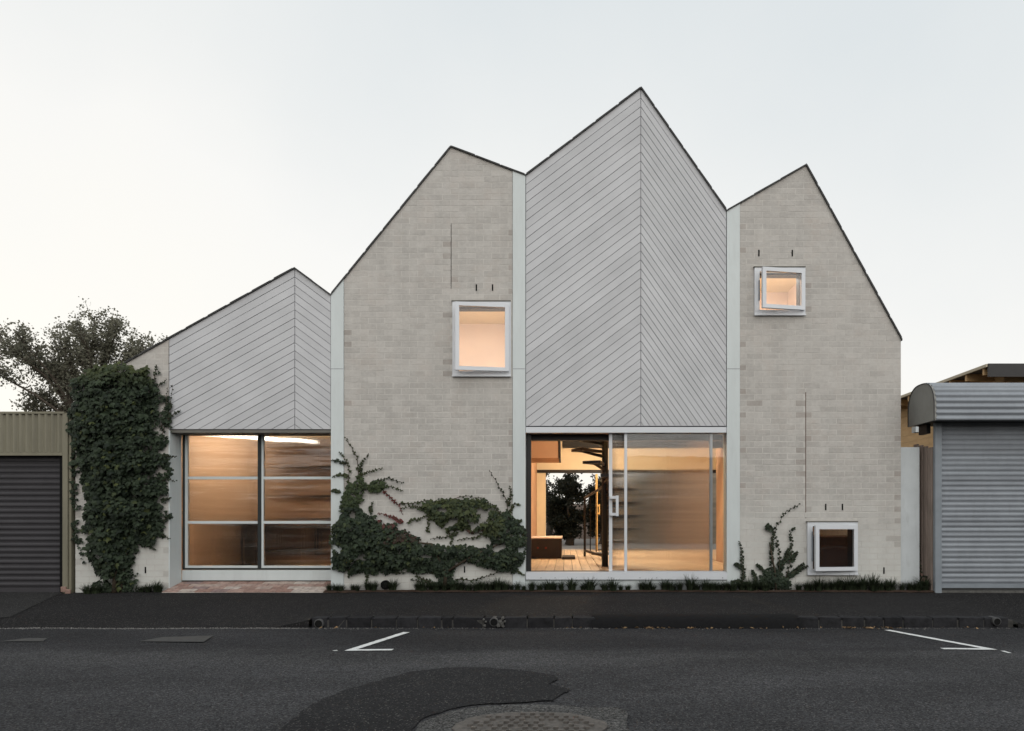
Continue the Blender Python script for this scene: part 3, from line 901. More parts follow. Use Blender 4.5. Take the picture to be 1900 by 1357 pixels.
# main entrance: white head, plinth, sliding reeded sash and fixed pane
box('door_head', 'frame', house, X(975.5), X(1348), 0.0, 0.2, Z(803), Z(792.5))
box('door_sill', 'frame', house, X(976), X(1348), -0.03, 0.25, Z(1075.5), Z(1062))
box('plinth', 'white', house, X(975.5), X(1348), 0.0, 0.25, GZ, Z(1077))
bm_ = MB().box(-.006, .006, -.006, 0, -.006, .006).mesh('bolt', 'groove')
for px in (1004, 1030, 1102, 1135, 1187, 1218, 1294, 1340): obj('bolt', bm_, house, (X(px), -0.03, Z(1072)))
fd = 0.10
hx = lambda p: X(p, fd); hz = lambda p: Z(p, fd)
fr = holed_slab('door_frame', 'dark_steel', house, [(hx(976), hz(1061)), (hx(1351), hz(1061)), (hx(1351), hz(800)), (hx(976), hz(800))],
                [[(hx(985), hz(1060)), (hx(1349), hz(1060)), (hx(1349), hz(805)), (hx(985), hz(805))]], fd + 0.034, fd + 0.12)
sash = holed_slab('sliding_sash', 'frame', house, [(hx(1130), hz(1060.5)), (hx(1322), hz(1060.5)), (hx(1322), hz(803.5)), (hx(1130), hz(803.5))],
                  [[(hx(1136), hz(1059.5)), (hx(1317), hz(1059.5)), (hx(1317), hz(804.5)), (hx(1136), hz(804.5))]], fd - 0.006, fd + 0.03)
box('pane', 'reeded', sash, hx(1136.2), hx(1316.8), fd + .010, fd + .016, hz(1059.3), hz(804.7))
hd = MB()
hd.box(hx(1131), hx(1146), fd - .075, fd - .0065, hz(926), hz(921)).box(hx(1131), hx(1146), fd - .075, fd - .0065, hz(957), hz(952)).box(hx(1142), hx(1147), fd - .092, fd - .075, hz(958), hz(920))
hd.build('handle', 'frame', sash)
fx = holed_slab('fixed_sash', 'frame', house, [(hx(1158), hz(1060.5)), (hx(1348.5), hz(1060.5)), (hx(1348.5), hz(803.5)), (hx(1158), hz(803.5))],
                [[(hx(1163), hz(1059.5)), (hx(1347), hz(1059.5)), (hx(1347), hz(804.5)), (hx(1163), hz(804.5))]], fd - 0.05, fd - 0.012)
box('pane', 'glass', fx, hx(1163.2), hx(1346.8), fd - .034, fd - .028, hz(1059.3), hz(804.7))

# casement windows, each hinged on its right and pushed open a little
def window(k, ang, bar):
    x0, z0, x1, z1 = win_rect(k)
    w = 0.075
    f = holed_slab('window', 'frame', house, [(x0, z0), (x1, z0), (x1, z1), (x0, z1)], [[(x0 + w, z0 + w), (x1 - w * .6, z0 + w), (x1 - w * .6, z1 - w * .8), (x0 + w, z1 - w * .8)]], -0.035, 0.05)
    box('head_strip', 'lintel', f, x0 - .012, x1 + .0, -0.045, 0.0, z1 + .001, z1 + 0.016)  # thin dark strip along the window head
    box('sill', 'frame', f, x0 - .004, x1 + .004, -0.05, -0.0355, z0 - .008, z0 + .012)
    sx0, sx1, sz0, sz1 = x0 + w - .02, x1 - w * .6 + .015, z0 + w - .015, z1 - w * .8 + .012
    h = Vector((sx1, -0.038, 0))
    rot = Matrix.Translation(h) @ Matrix.Rotation(R(ang), 4, 'Z') @ Matrix.Translation(-h)
    def turned(name, mat, outer, holes, y0, y1):
        o = holed_slab(name, mat, f, outer, holes, y0, y1)
        o.data.transform(rot)
        return o
    e_ = 0.055
    turned('sash', 'frame', [(sx0, sz0), (sx1, sz0), (sx1, sz1), (sx0, sz1)], [[(sx0 + e_, sz0 + e_), (sx1 - e_, sz0 + e_), (sx1 - e_, sz1 - e_), (sx0 + e_, sz1 - e_)]], -0.085, -0.04)
    turned('pane', 'glass', [(sx0 + e_ + .001, sz0 + e_ + .001), (sx1 - e_ - .001, sz0 + e_ + .001), (sx1 - e_ - .001, sz1 - e_ - .001), (sx0 + e_ + .001, sz1 - e_ - .001)], [], -0.066, -0.060)
    # dark inner rebate and the stay bar in the gap
    holed_slab('shadow_rebate', 'dark_steel', f, [(x0 + .02, z0 + .02), (x1 - .02, z0 + .02), (x1 - .02, z1 - .02), (x0 + .02, z1 - .02)], [[(x0 + w - .012, z0 + w - .012), (x1 - w * .6 - .012, z0 + w - .012), (x1 - w * .6 - .012, z1 - w * .8 - .016), (x0 + w - .012, z1 - w * .8 - .016)]], 0.051, 0.20)  # black ring puts the shade of the reveal into its colour
    box('stay_bar', 'grey_steel', f, x0 + w * .75, x0 + w * .75 + .016, -0.06, -0.037, z0 + (z1 - z0) * bar[0], z0 + (z1 - z0) * bar[1])
window('A', 8, (0.30, 0.66))
window('B', 10, (0.3, 0.72))
window('C', 8, (0.25, 0.82))

# rooms behind the openings
def room(x0, x1, y0, y1, z0, z1, wall, floor='timber_floor', ceil='cream', back=True, side=None):
    t = 0.04
    box('interior_floor', floor, house, x0, x1, y0, y1, z0 - t, z0)
    box('interior_ceiling', ceil, house, x0, x1, y0, y1, z1, z1 + t)
    box('interior_wall', side or wall, house, x0 - t, x0, y0, y1, z0 - t, z1 + t)
    box('interior_wall', wall, house, x1, x1 + t, y0, y1, z0 - t, z1 + t)
    if back: box('interior_wall', wall, house, x0 - t, x1 + t, y1, y1 + t, z0 - t, z1 + t)
room(-6.3, -3.36, GD + 0.13, 5.2, 0.14, 2.62, 'ply')
lb = {}
for nm, c in (('lining_a', (0.56, 0.38, 0.25)), ('lining_b', (0.41, 0.26, 0.165)), ('lining_c', (0.20, 0.12, 0.08)), ('lining_d', (0.66, 0.48, 0.31)), ('lining_e', (0.09, 0.055, 0.038))):
    M[nm] = simple(nm.replace('_', ' ') + ' timber', c, 0.55, 0.2, 2.0, stretch=(0.6, 0.6, 6))
    lb[nm] = MB().box(-6.29, -3.37, 5.16, 5.195, 0, 0.148).mesh('lining_board', nm)
for i in range(16):
    nm = random.choice(['lining_a', 'lining_b', 'lining_a', 'lining_d', 'lining_b', 'lining_c']) if i > 5 else random.choice(['lining_c', 'lining_c', 'lining_e', 'lining_b'])
    obj('lining_board', lb[nm], house, (0, 0, 0.15 + i * 0.153))
room(X(690), X(950), 0.23, 3.0, 2.75, 4.75, 'plaster')
room(X(1378), X(1560), 0.23, 2.4, 3.7, 5.15, 'plaster')
room(3.02, 4.86, 0.23, 3.2, 0.0, 2.5, 'orange_wall', 'brown')
RX0, RX1, FZ = -0.76, 2.92, 0.245
t = 0.04
# living room, one floor board after another near the threshold
box('interior_wall', 'orange_wall', house, RX0 - t, RX0, 0.235, DEPTH, FZ - t, 3.5)
RX2 = 4.75
box('interior_wall', 'orange_wall', house, RX1, RX1 + t, 0.235, 3.3, FZ - t, 3.5)
box('interior_wall', 'orange_wall', house, RX1 + t, RX2, 3.26, 3.3, FZ - t, 3.5)
box('interior_wall', 'orange_wall', house, RX2, RX2 + t, 3.3, DEPTH, FZ - t, 3.5)
box('interior_ceiling', 'cream', house, RX0, RX1, 0.235, DEPTH, 3.5, 3.54)
box('interior_ceiling', 'cream', house, RX1, RX2, 3.3, DEPTH, 3.5, 3.54)
box('interior_wall', 'cream', house, 2.35, RX1, 0.19, 0.235, FZ, 3.5)
box('interior_wall', 'cream', house, RX0, 2.35, 0.19, 0.235, 2.36, 3.5)
box('interior_floor', 'brown', house, RX0, RX1, 0.25, DEPTH, FZ - .08, FZ - .024)
box('interior_floor', 'timber_floor', house, RX1, RX2, 3.3, DEPTH, FZ - .08, FZ - .001)
fb = MB().box(-0.068, 0.068, 0.255, DEPTH - .01, -0.022, 0).mesh('floor_board', 'timber_floor')
for i in range(26):
    x = RX0 + 0.073 + i * 0.1445
    if x + .07 < RX1: obj('floor_board', fb, house, (x, 0, FZ))
RB = 7.9
ox0, ox1, oz1 = -0.53, 4.2, Z(877, RB)
box('rear_wall', 'cream', house, RX0, RX2, RB, RB + .12, oz1, 3.5)
box('rear_wall', 'cream', house, RX0, ox0, RB, RB + .12, FZ, oz1)
box('rear_wall', 'orange_wall', house, ox1, RX2, RB, RB + .12, FZ, oz1)
box('rear_beam', 'dark_steel', house, RX0, ox1, RB - .02, RB + .08, oz1 - .01, oz1 + .07)
box('ceiling_beam', 'dark_steel', house, RX0, 2.35, 0.27, 0.42, Z(817, .27), Z(800, .27))
box('ceiling_beam', 'dark_steel', house, X(1043, 2.5), RX1, 2.5, 2.7, Z(830, 2.5), Z(806, 2.5))
box('bulkhead', 'orange_wall', house, RX0, X(1036, 4), 4.0, 5.2, Z(850, 4), 3.5)
box('bulkhead_trim', 'dark_steel', house, X(1036, 4), X(1040, 4), 3.98, 5.2, Z(850, 4), 3.5)
# outer shell
box('side_wall', 'mortar', house, X(140) + .01, X(140) + .12, 0.30, DEPTH, GZ, RF[0][1] - .01)
box('side_wall', 'mortar', house, X(1671.5) - .12, X(1671.5), 0.22, DEPTH, GZ, RF[-1][1] - .03)
bp = bay_poly(141, 1671, GZ, 0.01)
holed_slab('back_wall', 'mortar', house, bp, [[(ox0, FZ), (ox1, FZ), (ox1, oz1), (ox0, oz1)]], DEPTH - 0.0 + .03, DEPTH + .16)

# ------------------------------------------------------------------ things inside
def lamp_tube(name, p, q, r, mat, label):
    o = empty(name, ((p[0] + q[0]) / 2, (p[1] + q[1]) / 2, p[2]), label, 'lamp')
    m = MB().tube([p, q], r, 10); m.build('tube', mat, o)
    d = (Vector(q) - Vector(p)).normalized()
    n_ = Vector((-d.y, d.x, 0)) * 0.04
    a, b = Vector(p), Vector(q)
    mm = MB()
    vs = [a - n_, b - n_, b + n_, a + n_]
    mm.add([(v.x, v.y, v.z + r + .006) for v in vs] + [(v.x, v.y, v.z + r + .03) for v in vs], [(0, 1, 2, 3), (7, 6, 5, 4), (0, 4, 5, 1), (1, 5, 6, 2), (2, 6, 7, 3), (3, 7, 4, 0)])
    mm.build('batten', 'frame', o)
lamp_tube('tube_lamp', P(402, 808, 1.7), P(466, 812, 2.2), 0.024, 'lamp_tube', 'lit tube lamp high behind the first pane of the left door')
lamp_tube('tube_lamp', P(496, 814, 2.3), P(546, 819, 2.8), 0.024, 'lamp_tube', 'lit tube lamp high behind the second pane of the left door')
def disc_lamp(x, y, z, r, mat, label):
    o = empty('ceiling_lamp', (x, y, z), label, 'lamp')
    m = MB()
    m.plate([(x + r * math.cos(a), y + r * math.sin(a)) for a in [2 * math.pi * i / 20 for i in range(20)]], z - .05, z - .012)
    m.build('diffuser', mat, o)
    MB().plate([(x + r * .8 * math.cos(a), y + r * .8 * math.sin(a)) for a in [2 * math.pi * i / 20 for i in range(20)]], z - .0118, z - .001).build('mount', 'frame', o)
disc_lamp(1.1, 5.6, 3.49, 0.24, 'lamp_main', 'round lit ceiling lamp over the living room rear')
disc_lamp(0.9, 2.0, 3.49, 0.20, 'lamp_main', 'round lit ceiling lamp over the living room front')
disc_lamp(X(850), 1.2, 4.74, 0.2, 'lamp_bed', 'round lit ceiling lamp in the room behind the tall upper window')
disc_lamp(X(1450), 1.0, 5.14, 0.16, 'lamp_bed', 'round lit ceiling lamp in the room behind the small top window')
disc_lamp(4.1, 0.75, 2.49, 0.16, 'lamp_low', 'round lit ceiling lamp in the room behind the low corner window')
# spiral stair
sx, sy = X(1122.5, 1.4), 1.4
stair = empty('spiral_stair', (sx, sy, FZ), 'black steel spiral stair just inside the open glazed door', 'stair')
MB().tube([(sx, sy, FZ), (sx, sy, 3.5)], 0.052, 14).build('column', 'dark_steel', stair, True)
for k in range(1, 15):
    a = R(95 - (k - 1) * 30); zt = FZ + 0.215 * k
    if zt > 3.3: break
    m = MB(); r0, r1, n_ = 0.04, 0.60, 6
    poly = [(sx + r0 * math.cos(a - .3), sy + r0 * math.sin(a - .3))] + [(sx + r1 * math.cos(a - .26 + .52 * i / n_), sy + r1 * math.sin(a - .26 + .52 * i / n_)) for i in range(n_ + 1)] + [(sx + r0 * math.cos(a + .3), sy + r0 * math.sin(a + .3))]
    m.plate(poly, zt - .045, zt)
    m.build('tread', 'dark_steel', stair)
    mm = MB()
    v1, v2 = (sx + r1 * .96 * math.cos(a), sy + r1 * .96 * math.sin(a)), (sx + .05 * math.cos(a), sy + .05 * math.sin(a))
    mm.tube([(v1[0], v1[1], zt - .034), (v2[0], v2[1], zt - .10)], [0.01, 0.03], 6)
    mm.build('tread_bracket', 'dark_steel', stair)
q0, q1 = P(1085, 925, 4.6), P(1118, 904, 3.4)
b0, b1 = P(1085, 1022, 4.6), P(1118, 1031, 3.4)
bal = empty('balustrade', (b0[0], b0[1], FZ), 'black steel balustrade beside the spiral stair', 'balustrade')
MB().tube([q0, q1], 0.025, 6).build('top_rail', 'dark_steel', bal)
MB().tube([b0, b1], 0.03, 6).build('bottom_rail', 'dark_steel', bal)
for s, r_ in ((0, .028), (.33, .012), (.66, .012), (1, .024)):
    a, b = Vector(b0).lerp(Vector(b1), s), Vector(q0).lerp(Vector(q1), s)
    MB().tube([(a.x, a.y, FZ + .001 if s in (0, 1) else a.z), b], r_, 6).build('baluster', 'dark_steel', bal)
rd = empty('rear_door', (X(1107, 7.4), 7.4, FZ), 'glazed rear door leaf with brass edge bar standing open to the garden', 'door')
box('brass_bar', 'brass', rd, X(1105, 7.4), X(1109, 7.4), 7.38, 7.44, FZ + .01, Z(880, 7.4))
h_ = MB(); h_.box(X(1109, 7.38), X(1113, 7.38), 7.33, 7.40, Z(940, 7.38), Z(937, 7.38)).box(X(1109, 7.38), X(1113, 7.38), 7.33, 7.40, Z(954, 7.38), Z(951, 7.38)).box(X(1111, 7.38), X(1113, 7.38), 7.30, 7.33, Z(955, 7.38), Z(936, 7.38))
h_.build('handle', 'brass', rd)
box('pane', 'glass', rd, X(1109, 7.4) + .002, X(1200, 7.4), 7.40, 7.41, FZ + .03, Z(880, 7.4))
box('frame', 'dark_steel', rd, X(1109, 7.4), X(1200, 7.4), 7.385, 7.43, FZ + .004, FZ + .029)
bench = empty('bench', (-0.3, 4.6, FZ), 'low dark brown storage bench on the floor left of the stair', 'bench')
box('body', 'brown', bench, RX0 + .002, X(1042, 3.86), 3.86, 5.7, FZ + .002, Z(1000, 3.86), 0.006)
box('top', 'plaster', bench, RX0 + .002, X(1043, 3.86), 3.85, 5.71, Z(1000, 3.86) + .001, Z(998.5, 3.86))
box('step', 'brown', bench, X(1043, 3.6), X(1067, 3.6), 3.5, 4.2, FZ + .002, FZ + .05)
km = MB().tube([(0, 0, 0), (0, -.02, 0)], .022, 10).mesh('knob', 'red')
for px in (998, 1013): obj('knob', km, bench, (X(px, 3.86), 3.858, Z(1017, 3.86)))
# garage contents: dark low cabinet and shelf
cab = empty('cabinet', (X(430, 2.6), 2.8, 0.14), 'dark low cabinet blurred behind the left pane of the glazed door', 'cabinet')
box('body', 'dark_steel', cab, X(385, 2.2), X(478, 2.2), 2.2, 2.9, 0.145, 0.93, 0.01)
box('top', 'dark_steel', cab, X(383, 2.2), X(479, 2.2), 2.17, 2.92, 0.931, 0.97)
ta = empty('table', (X(540, 3.5), 3.6, 0.14), 'brown table blurred behind the right pane of the glazed door', 'table')
box('top', 'brown', ta, X(500, 3.4), X(608, 3.4), 3.3, 4.1, 0.86, 0.91)
box('lower_shelf', 'brown', ta, X(505, 3.4), X(600, 3.4), 3.36, 4.0, 0.40, 0.44)
box('back_panel', 'dark_steel', ta, X(505, 3.4), X(600, 3.4), 4.0, 4.018, 0.30, 0.858)
for a in (503, 601):
    for y in (3.34, 4.02): box('leg', 'brown', ta, X(a, 3.4), X(a + 4, 3.4), y, y + .05, 0.142, 0.858)
sh = empty('wall_shelf', (X(420, 4.9), 5.1, 1.6), 'long dark shelf blurred high on the wall behind the left door', 'shelf')
box('plank', 'brown', sh, -6.2, -3.5, 4.9, 5.19, 1.52, 1.56)
box('plank', 'brown', sh, -6.2, -3.5, 4.9, 5.19, 2.16, 2.2)
# low room: dark desk below the corner window
dk = empty('desk', (4.0, 0.6, 0.0), 'dark desk seen through the low corner window', 'desk')
box('top', 'red_brown', dk, 3.1, 4.8, 0.9, 1.7, 0.72, 0.76)
box('front_panel', 'red_brown', dk, 3.1, 4.8, 0.92, 0.95, 0.002, 0.719)

# ------------------------------------------------------------------ foliage
def tri_leaf(m, p, n_, up, s, tint=(0, 0, 0, 0), lobed=True, fold=0.12, wid=1.0):
    n_ = n_.normalized()
    u = up - n_ * up.dot(n_)
    if u.length < 1e-3: u = n_.orthogonal()
    u.normalize(); r = u.cross(n_)
    k = len(m.v)
    if lobed: pts = [(0, 0, 0), (-.42, .12, -fold), (-.5, .48, -fold), (-.2, .62, 0), (0, 1, -fold * .5), (.2, .62, 0), (.5, .48, -fold), (.42, .12, -fold), (0, .4, fold)]
    else: pts = [(0, 0, 0), (-.25 * wid, .4, -fold * .5), (0, 1, 0), (.25 * wid, .4, -fold * .5)]
    for a, b, c in pts:
        m.v.append(tuple(p + (r * a + u * b + n_ * c) * s)); m.t.append(tint)
    if lobed: m.f += [(k + 8, k + i, k + i + 1) for i in range(7)] + [(k + 8, k + 7, k)]
    else: m.f += [(k, k + 2, k + 1), (k, k + 3, k + 2)]
def inside(poly, x, y):
    c = False
    for i in range(len(poly)):
        (x0, y0), (x1, y1) = poly[i], poly[i - 1]
        if (y0 > y) != (y1 > y) and x < (x1 - x0) * (y - y0) / (y1 - y0) + x0: c = not c
    return c
def edge_dist(poly, x, y):
    best = 1e9
    p = Vector((x, y))
    for i in range(len(poly)):
        a, b = Vector(poly[i]), Vector(poly[i - 1])
        d = b - a
        t = min(max((p - a).dot(d) / max(d.length_squared, 1e-9), 0), 1)
        best = min(best, (p - a - d * t).length)
    return best
from mathutils import noise as bn
def ivy_patch(m, poly, count, depth, size, base=0.03, tintf=None, gaps=0.0, rag=5):
    xs, ys = [p[0] for p in poly], [p[1] for p in poly]
    k = tries = 0
    while k < count and tries < count * 30:
        tries += 1
        px, py = random.uniform(min(xs), max(xs)), random.uniform(min(ys), max(ys))
        qx = px + rag * bn.noise(Vector((px * .06, py * .06, 1))) + random.gauss(0, 1.5)
        qy = py + rag * bn.noise(Vector((px * .06, py * .06, 7))) + random.gauss(0, 1.5)
        if not inside(poly, qx, qy): continue
        if gaps and bn.noise(Vector((px * .045, py * .045, 3))) < -0.55 + gaps: continue
        e = edge_dist(poly, qx, qy)
        h = depth * (1 - math.exp(-e / 18.0)) * (0.8 + 0.5 * bn.noise(Vector((px * .03, py * .03, 11))))
        y = -base - max(h, 0) * random.uniform(0.45, 1.0)
        n_ = Vector((random.gauss(0, .45), -1, random.gauss(0.35, .4)))
        up = Vector((random.gauss(0, .5), -0.25, -1))
        tri_leaf(m, Vector(P(px, py, 0)) + Vector((0, y, 0)), n_, up, size * random.choice((.45, .6, .8, .95, 1.1, 1.3, 1.5)) * random.uniform(.85, 1.15), tintf(px, py) if tintf else (0, 0, 0, 0))
        k += 1
def tendril(m, st, pts, r=0.006, leaves=14, size=0.04, y=-0.03, tint=(0, 0, 0, 0)):
    w = [Vector(P(a, b, 0)) + Vector((0, y, 0)) for a, b in pts]
    path = []
    for i in range(len(w) - 1):
        for j in range(4):
            path.append(w[i].lerp(w[i + 1], j / 4) + Vector((random.gauss(0, .005), 0, random.gauss(0, .005))))
    path.append(w[-1])
    st.tube(path, [r * (1 - .7 * i / len(path)) for i in range(len(path))], 4)
    for i in range(leaves):
        s = (i + random.random()) / leaves
        f = s * (len(path) - 1); a = int(f)
        p = path[a].lerp(path[min(a + 1, len(path) - 1)], f - a)
        d = path[min(a + 1, len(path) - 1)] - path[max(a - 1, 0)]
        side = Vector((-d.z, 0, d.x)).normalized() * (1 if i % 2 else -1)
        tri_leaf(m, p, Vector((random.gauss(0, .3), -1, random.gauss(0.2, .3))), side + d.normalized() * .6 + Vector((0, -.3, 0)), size * (1.15 - .6 * s) * random.uniform(.7, 1.2), tint)
def finish(name, label, leaf, stem, base, mat='ivy', cat='plant', parts=('foliage', 'stem'), smat='stem'):
    o = empty(name, base, label, cat)
    f = leaf.build(parts[0], mat, o); f['kind'] = 'stuff'
    if stem.v: stem.build(parts[1], smat, o, True)['kind'] = 'stuff'
    return o
def lerp_tint(c, a): return (c[0], c[1], c[2], a)
# tall ivy on the left corner
lf, st = MB(), MB(); lf.t = []
def tl(px, py):
    a = max(0, 1 - (py - 675) / 45) * random.uniform(.2, .9) if py < 730 else (random.random() if random.random() < .07 else 0)
    return lerp_tint((0.10, 0.115, 0.035), a * .8)
big = [(133, 800), (128, 770), (140, 735), (146, 700), (160, 684), (200, 676), (250, 672), (276, 690), (290, 710), (283, 750), (290, 800), (297, 850), (302, 900), (298, 950), (290, 985), (262, 992), (247, 1000), (243, 1040), (250, 1075), (232, 1088), (205, 1086), (186, 1060), (165, 1035), (162, 950), (158, 880), (140, 840)]
ivy_patch(lf, [(a + (4 if a < 170 else 0), b) for a, b in big], 5200, 0.32, 0.062, 0.03, tl, gaps=0.16, rag=18)
ivy_patch(lf, [(165, 690), (270, 690), (285, 800), (285, 960), (240, 1060), (190, 1040), (165, 900)], 2600, 0.22, 0.066, 0.02)
ivy_patch(lf, [(270, 700), (300, 690), (290, 730), (318, 735), (322, 790), (308, 800), (318, 870), (306, 930), (316, 955), (300, 985), (312, 990), (285, 1015), (262, 1005), (280, 960), (282, 800)], 1000, 0.12, 0.05, 0.02, gaps=0.40, rag=14)
ivy_patch(lf, [(130, 835), (143, 835), (150, 1000), (158, 1050), (140, 1000)], 170, 0.08, 0.04, 0.02, gaps=.3)
ivy_patch(lf, [(175, 1078), (255, 1075), (262, 1100), (240, 1102), (170, 1102)], 260, 0.16, 0.045, 0.04)
for t_ in ([(285, 720), (292, 690), (294, 678)], [(280, 740), (300, 715), (312, 705)], [(300, 800), (312, 760), (314, 720)], [(300, 820), (318, 770), (323, 715)], [(285, 770), (304, 765), (322, 772)],
           [(295, 900), (310, 890), (330, 893)], [(295, 985), (312, 960), (322, 955)], [(270, 985), (300, 990), (318, 1000)], [(300, 845), (330, 848)], [(300, 930), (320, 925)], [(265, 1000), (282, 1015), (290, 1020)], [(305, 790), (326, 768), (338, 762)]):
    tendril(lf, st, t_, 0.006, 16, 0.045, -0.04)
st.tube([P(212, 1100, -.12), P(214, 1060, -.10), P(208, 990, -.06), P(215, 850, -.05)], [.035, .03, .028, .01], 7)
st.tube([P(225, 1100, -.08), P(228, 1070, -.1), P(238, 1000, -.05)], [.02, .018, .008], 6)
finish('ivy', 'tall dark green ivy covering the left corner of the house', lf, st, (X(215), -0.1, -0.03))
# spreading ivy between the two glazed doors
lf, st = MB(), MB(); lf.t = []
def tm(px, py):
    if 705 < px < 758 and 948 < py < 976 and random.random() < .6: return lerp_tint((0.11, 0.035, 0.033), random.uniform(.3, .9))
    if 720 < px < 900 and 980 < py < 1006 and random.random() < .45: return lerp_tint((0.075, 0.035, 0.028), random.uniform(.3, .9))
    if 790 < px < 935 and 922 < py < 992: return lerp_tint((0.075, 0.088, 0.032), random.uniform(0, .85))
    if py < 940: return lerp_tint((0.075, 0.10, 0.035), random.uniform(.1, .6))
    return lerp_tint((0.07, 0.085, 0.03), random.uniform(.2, .7)) if random.random() < .1 else (0, 0, 0, 0)
A_ = [(619, 1000), (624, 965), (640, 945), (655, 930), (668, 940), (680, 955), (692, 950), (700, 965), (735, 972), (760, 988), (790, 1004), (840, 1010), (890, 1014), (900, 1022), (875, 1030), (850, 1036), (820, 1036), (800, 1045), (770, 1056), (740, 1052), (705, 1056), (660, 1060), (625, 1052)]
ivy_patch(lf, A_, 2600, 0.24, 0.058, 0.03, tm, gaps=0.22, rag=10)
B_ = [(780, 938), (800, 930), (850, 924), (890, 924), (912, 935), (930, 950), (955, 958), (968, 975), (975, 1005), (970, 1035), (955, 1055), (925, 1058), (895, 1048), (858, 1045), (848, 1036), (885, 1024), (915, 1006), (905, 986), (860, 980), (825, 976), (800, 962)]
ivy_patch(lf, B_, 1900, 0.20, 0.054, 0.03, tm, gaps=0.30, rag=10)
ivy_patch(lf, [(805, 1030), (845, 1035), (840, 1065), (846, 1090), (800, 1092), (820, 1068), (800, 1050)], 420, 0.16, 0.05, 0.04)
ivy_patch(lf, [(632, 950), (640, 905), (655, 892), (672, 880), (680, 898), (668, 935), (655, 950)], 330, 0.10, 0.045, 0.03, tm, gaps=.1)
ivy_patch(lf, [(675, 895), (712, 890), (722, 902), (700, 912), (678, 908)], 130, 0.07, 0.045, 0.03, tm, gaps=.1)
ivy_patch(lf, [(622, 1035), (700, 1040), (800, 1042), (800, 1056), (700, 1062), (628, 1060)], 420, 0.14, 0.045, 0.03, gaps=.22)
red = (0.15, 0.035, 0.035, .85)
for t_, tn in (([(668, 895), (664, 850), (652, 828), (642, 812)], 0), ([(650, 900), (648, 870), (640, 850), (630, 838)], 0), ([(668, 880), (672, 860), (686, 843)], 0), ([(665, 885), (685, 875), (710, 870)], 0), ([(648, 885), (633, 880), (618, 886)], 0),
               ([(643, 862), (630, 855), (616, 855)], 0), ([(690, 897), (720, 888), (750, 897)], 0), ([(690, 905), (725, 903), (750, 912)], 0), ([(712, 910), (728, 925), (742, 938), (748, 955)], 1), ([(742, 935), (775, 933), (800, 928)], 0),
               ([(745, 968), (725, 958), (702, 953)], 1), ([(750, 972), (735, 962), (715, 955)], 1), ([(755, 970), (780, 962), (800, 955)], 0), ([(795, 990), (795, 965), (792, 940)], 0), ([(945, 965), (940, 930), (925, 900), (908, 872)], 0), ([(942, 940), (948, 920), (946, 902)], 0),
               ([(945, 950), (955, 935), (966, 938)], 0), ([(960, 970), (968, 965)], 0), ([(845, 1075), (880, 1076), (905, 1068), (935, 1058)], 0), ([(800, 1080), (775, 1070), (770, 1050)], 0), ([(815, 1085), (790, 1080), (762, 1074)], 0), ([(950, 1050), (962, 1060), (974, 1068)], 0),
               ([(800, 935), (830, 928), (870, 920), (900, 926)], 0), ([(850, 990), (830, 996), (800, 1000)], 0), ([(905, 985), (880, 998), (850, 1002)], 0), ([(790, 945), (770, 940), (745, 943)], 0), ([(930, 955), (920, 940), (905, 932)], 0), ([(830, 985), (840, 1000), (836, 1010)], 0), ([(690, 952), (688, 942), (694, 932)], 0), ([(970, 990), (976, 1005), (974, 1025)], 0), ([(780, 1050), (800, 1062), (815, 1068)], 0), ([(720, 1055), (740, 1064), (760, 1060)], 0),
               ([(622, 975), (614, 1000), (617, 1020)], 0), ([(650, 1055), (648, 1072)], 0), ([(683, 1055), (680, 1085)], 0), ([(632, 915), (622, 910), (616, 912)], 0)):
    tendril(lf, st, t_, 0.007, 18, 0.042, -0.035, red if tn else (0.07, .09, .03, random.random() * .5))
st.tube([P(824, 1094, -.1), P(828, 1060, -.08), P(800, 1010, -.05), P(700, 1000, -.05)], [.03, .026, .018, .008], 7)
st.tube([P(828, 1062, -.08), P(880, 1030, -.06), P(950, 1000, -.05)], [.022, .016, .008], 6)
finish('ivy', 'low spreading ivy with red tips between the two glazed doors', lf, st, (X(826), -0.1, -0.02))
# small climber by the low window
lf, st = MB(), MB(); lf.t = []
tint0 = (0.03, 0.042, 0.026, .6)
ivy_patch(lf, [(1400, 1092), (1410, 1065), (1425, 1050), (1440, 1055), (1462, 1070), (1470, 1092)], 320, 0.14, 0.042, 0.03)
for t_ in ([(1440, 1085), (1432, 1050), (1428, 1010), (1440, 975), (1458, 950), (1482, 936)], [(1442, 1080), (1446, 1030), (1436, 990), (1424, 978)], [(1450, 1085), (1464, 1050), (1468, 1010), (1464, 985), (1474, 980)], [(1430, 1070), (1430, 1020), (1434, 990)],
           [(1445, 1060), (1458, 1030), (1468, 1010)], [(1455, 1075), (1478, 1060), (1498, 1050)], [(1460, 1070), (1480, 1055), (1490, 1046)], [(1425, 1070), (1412, 1055), (1402, 1048)], [(1432, 985), (1424, 975), (1420, 982)],
           [(1376, 1088), (1378, 1060), (1374, 1025), (1371, 1005)], [(1378, 1055), (1368, 1048), (1362, 1047)], [(1400, 1090), (1400, 1068), (1394, 1058)], [(1385, 1088), (1370, 1078), (1356, 1078)], [(1440, 1050), (1456, 1040), (1466, 1025)], [(1466, 1040), (1478, 1024)]):
    tendril(lf, st, t_, 0.006, 34, 0.05, -0.04)
st.tube([P(1440, 1096, -.08), P(1438, 1060, -.06), P(1428, 1010, -.05)], [.014, .012, .008], 6)
finish('climber', 'small thin climber left of the low corner window', lf, st, (X(1440), -0.08, -0.02))

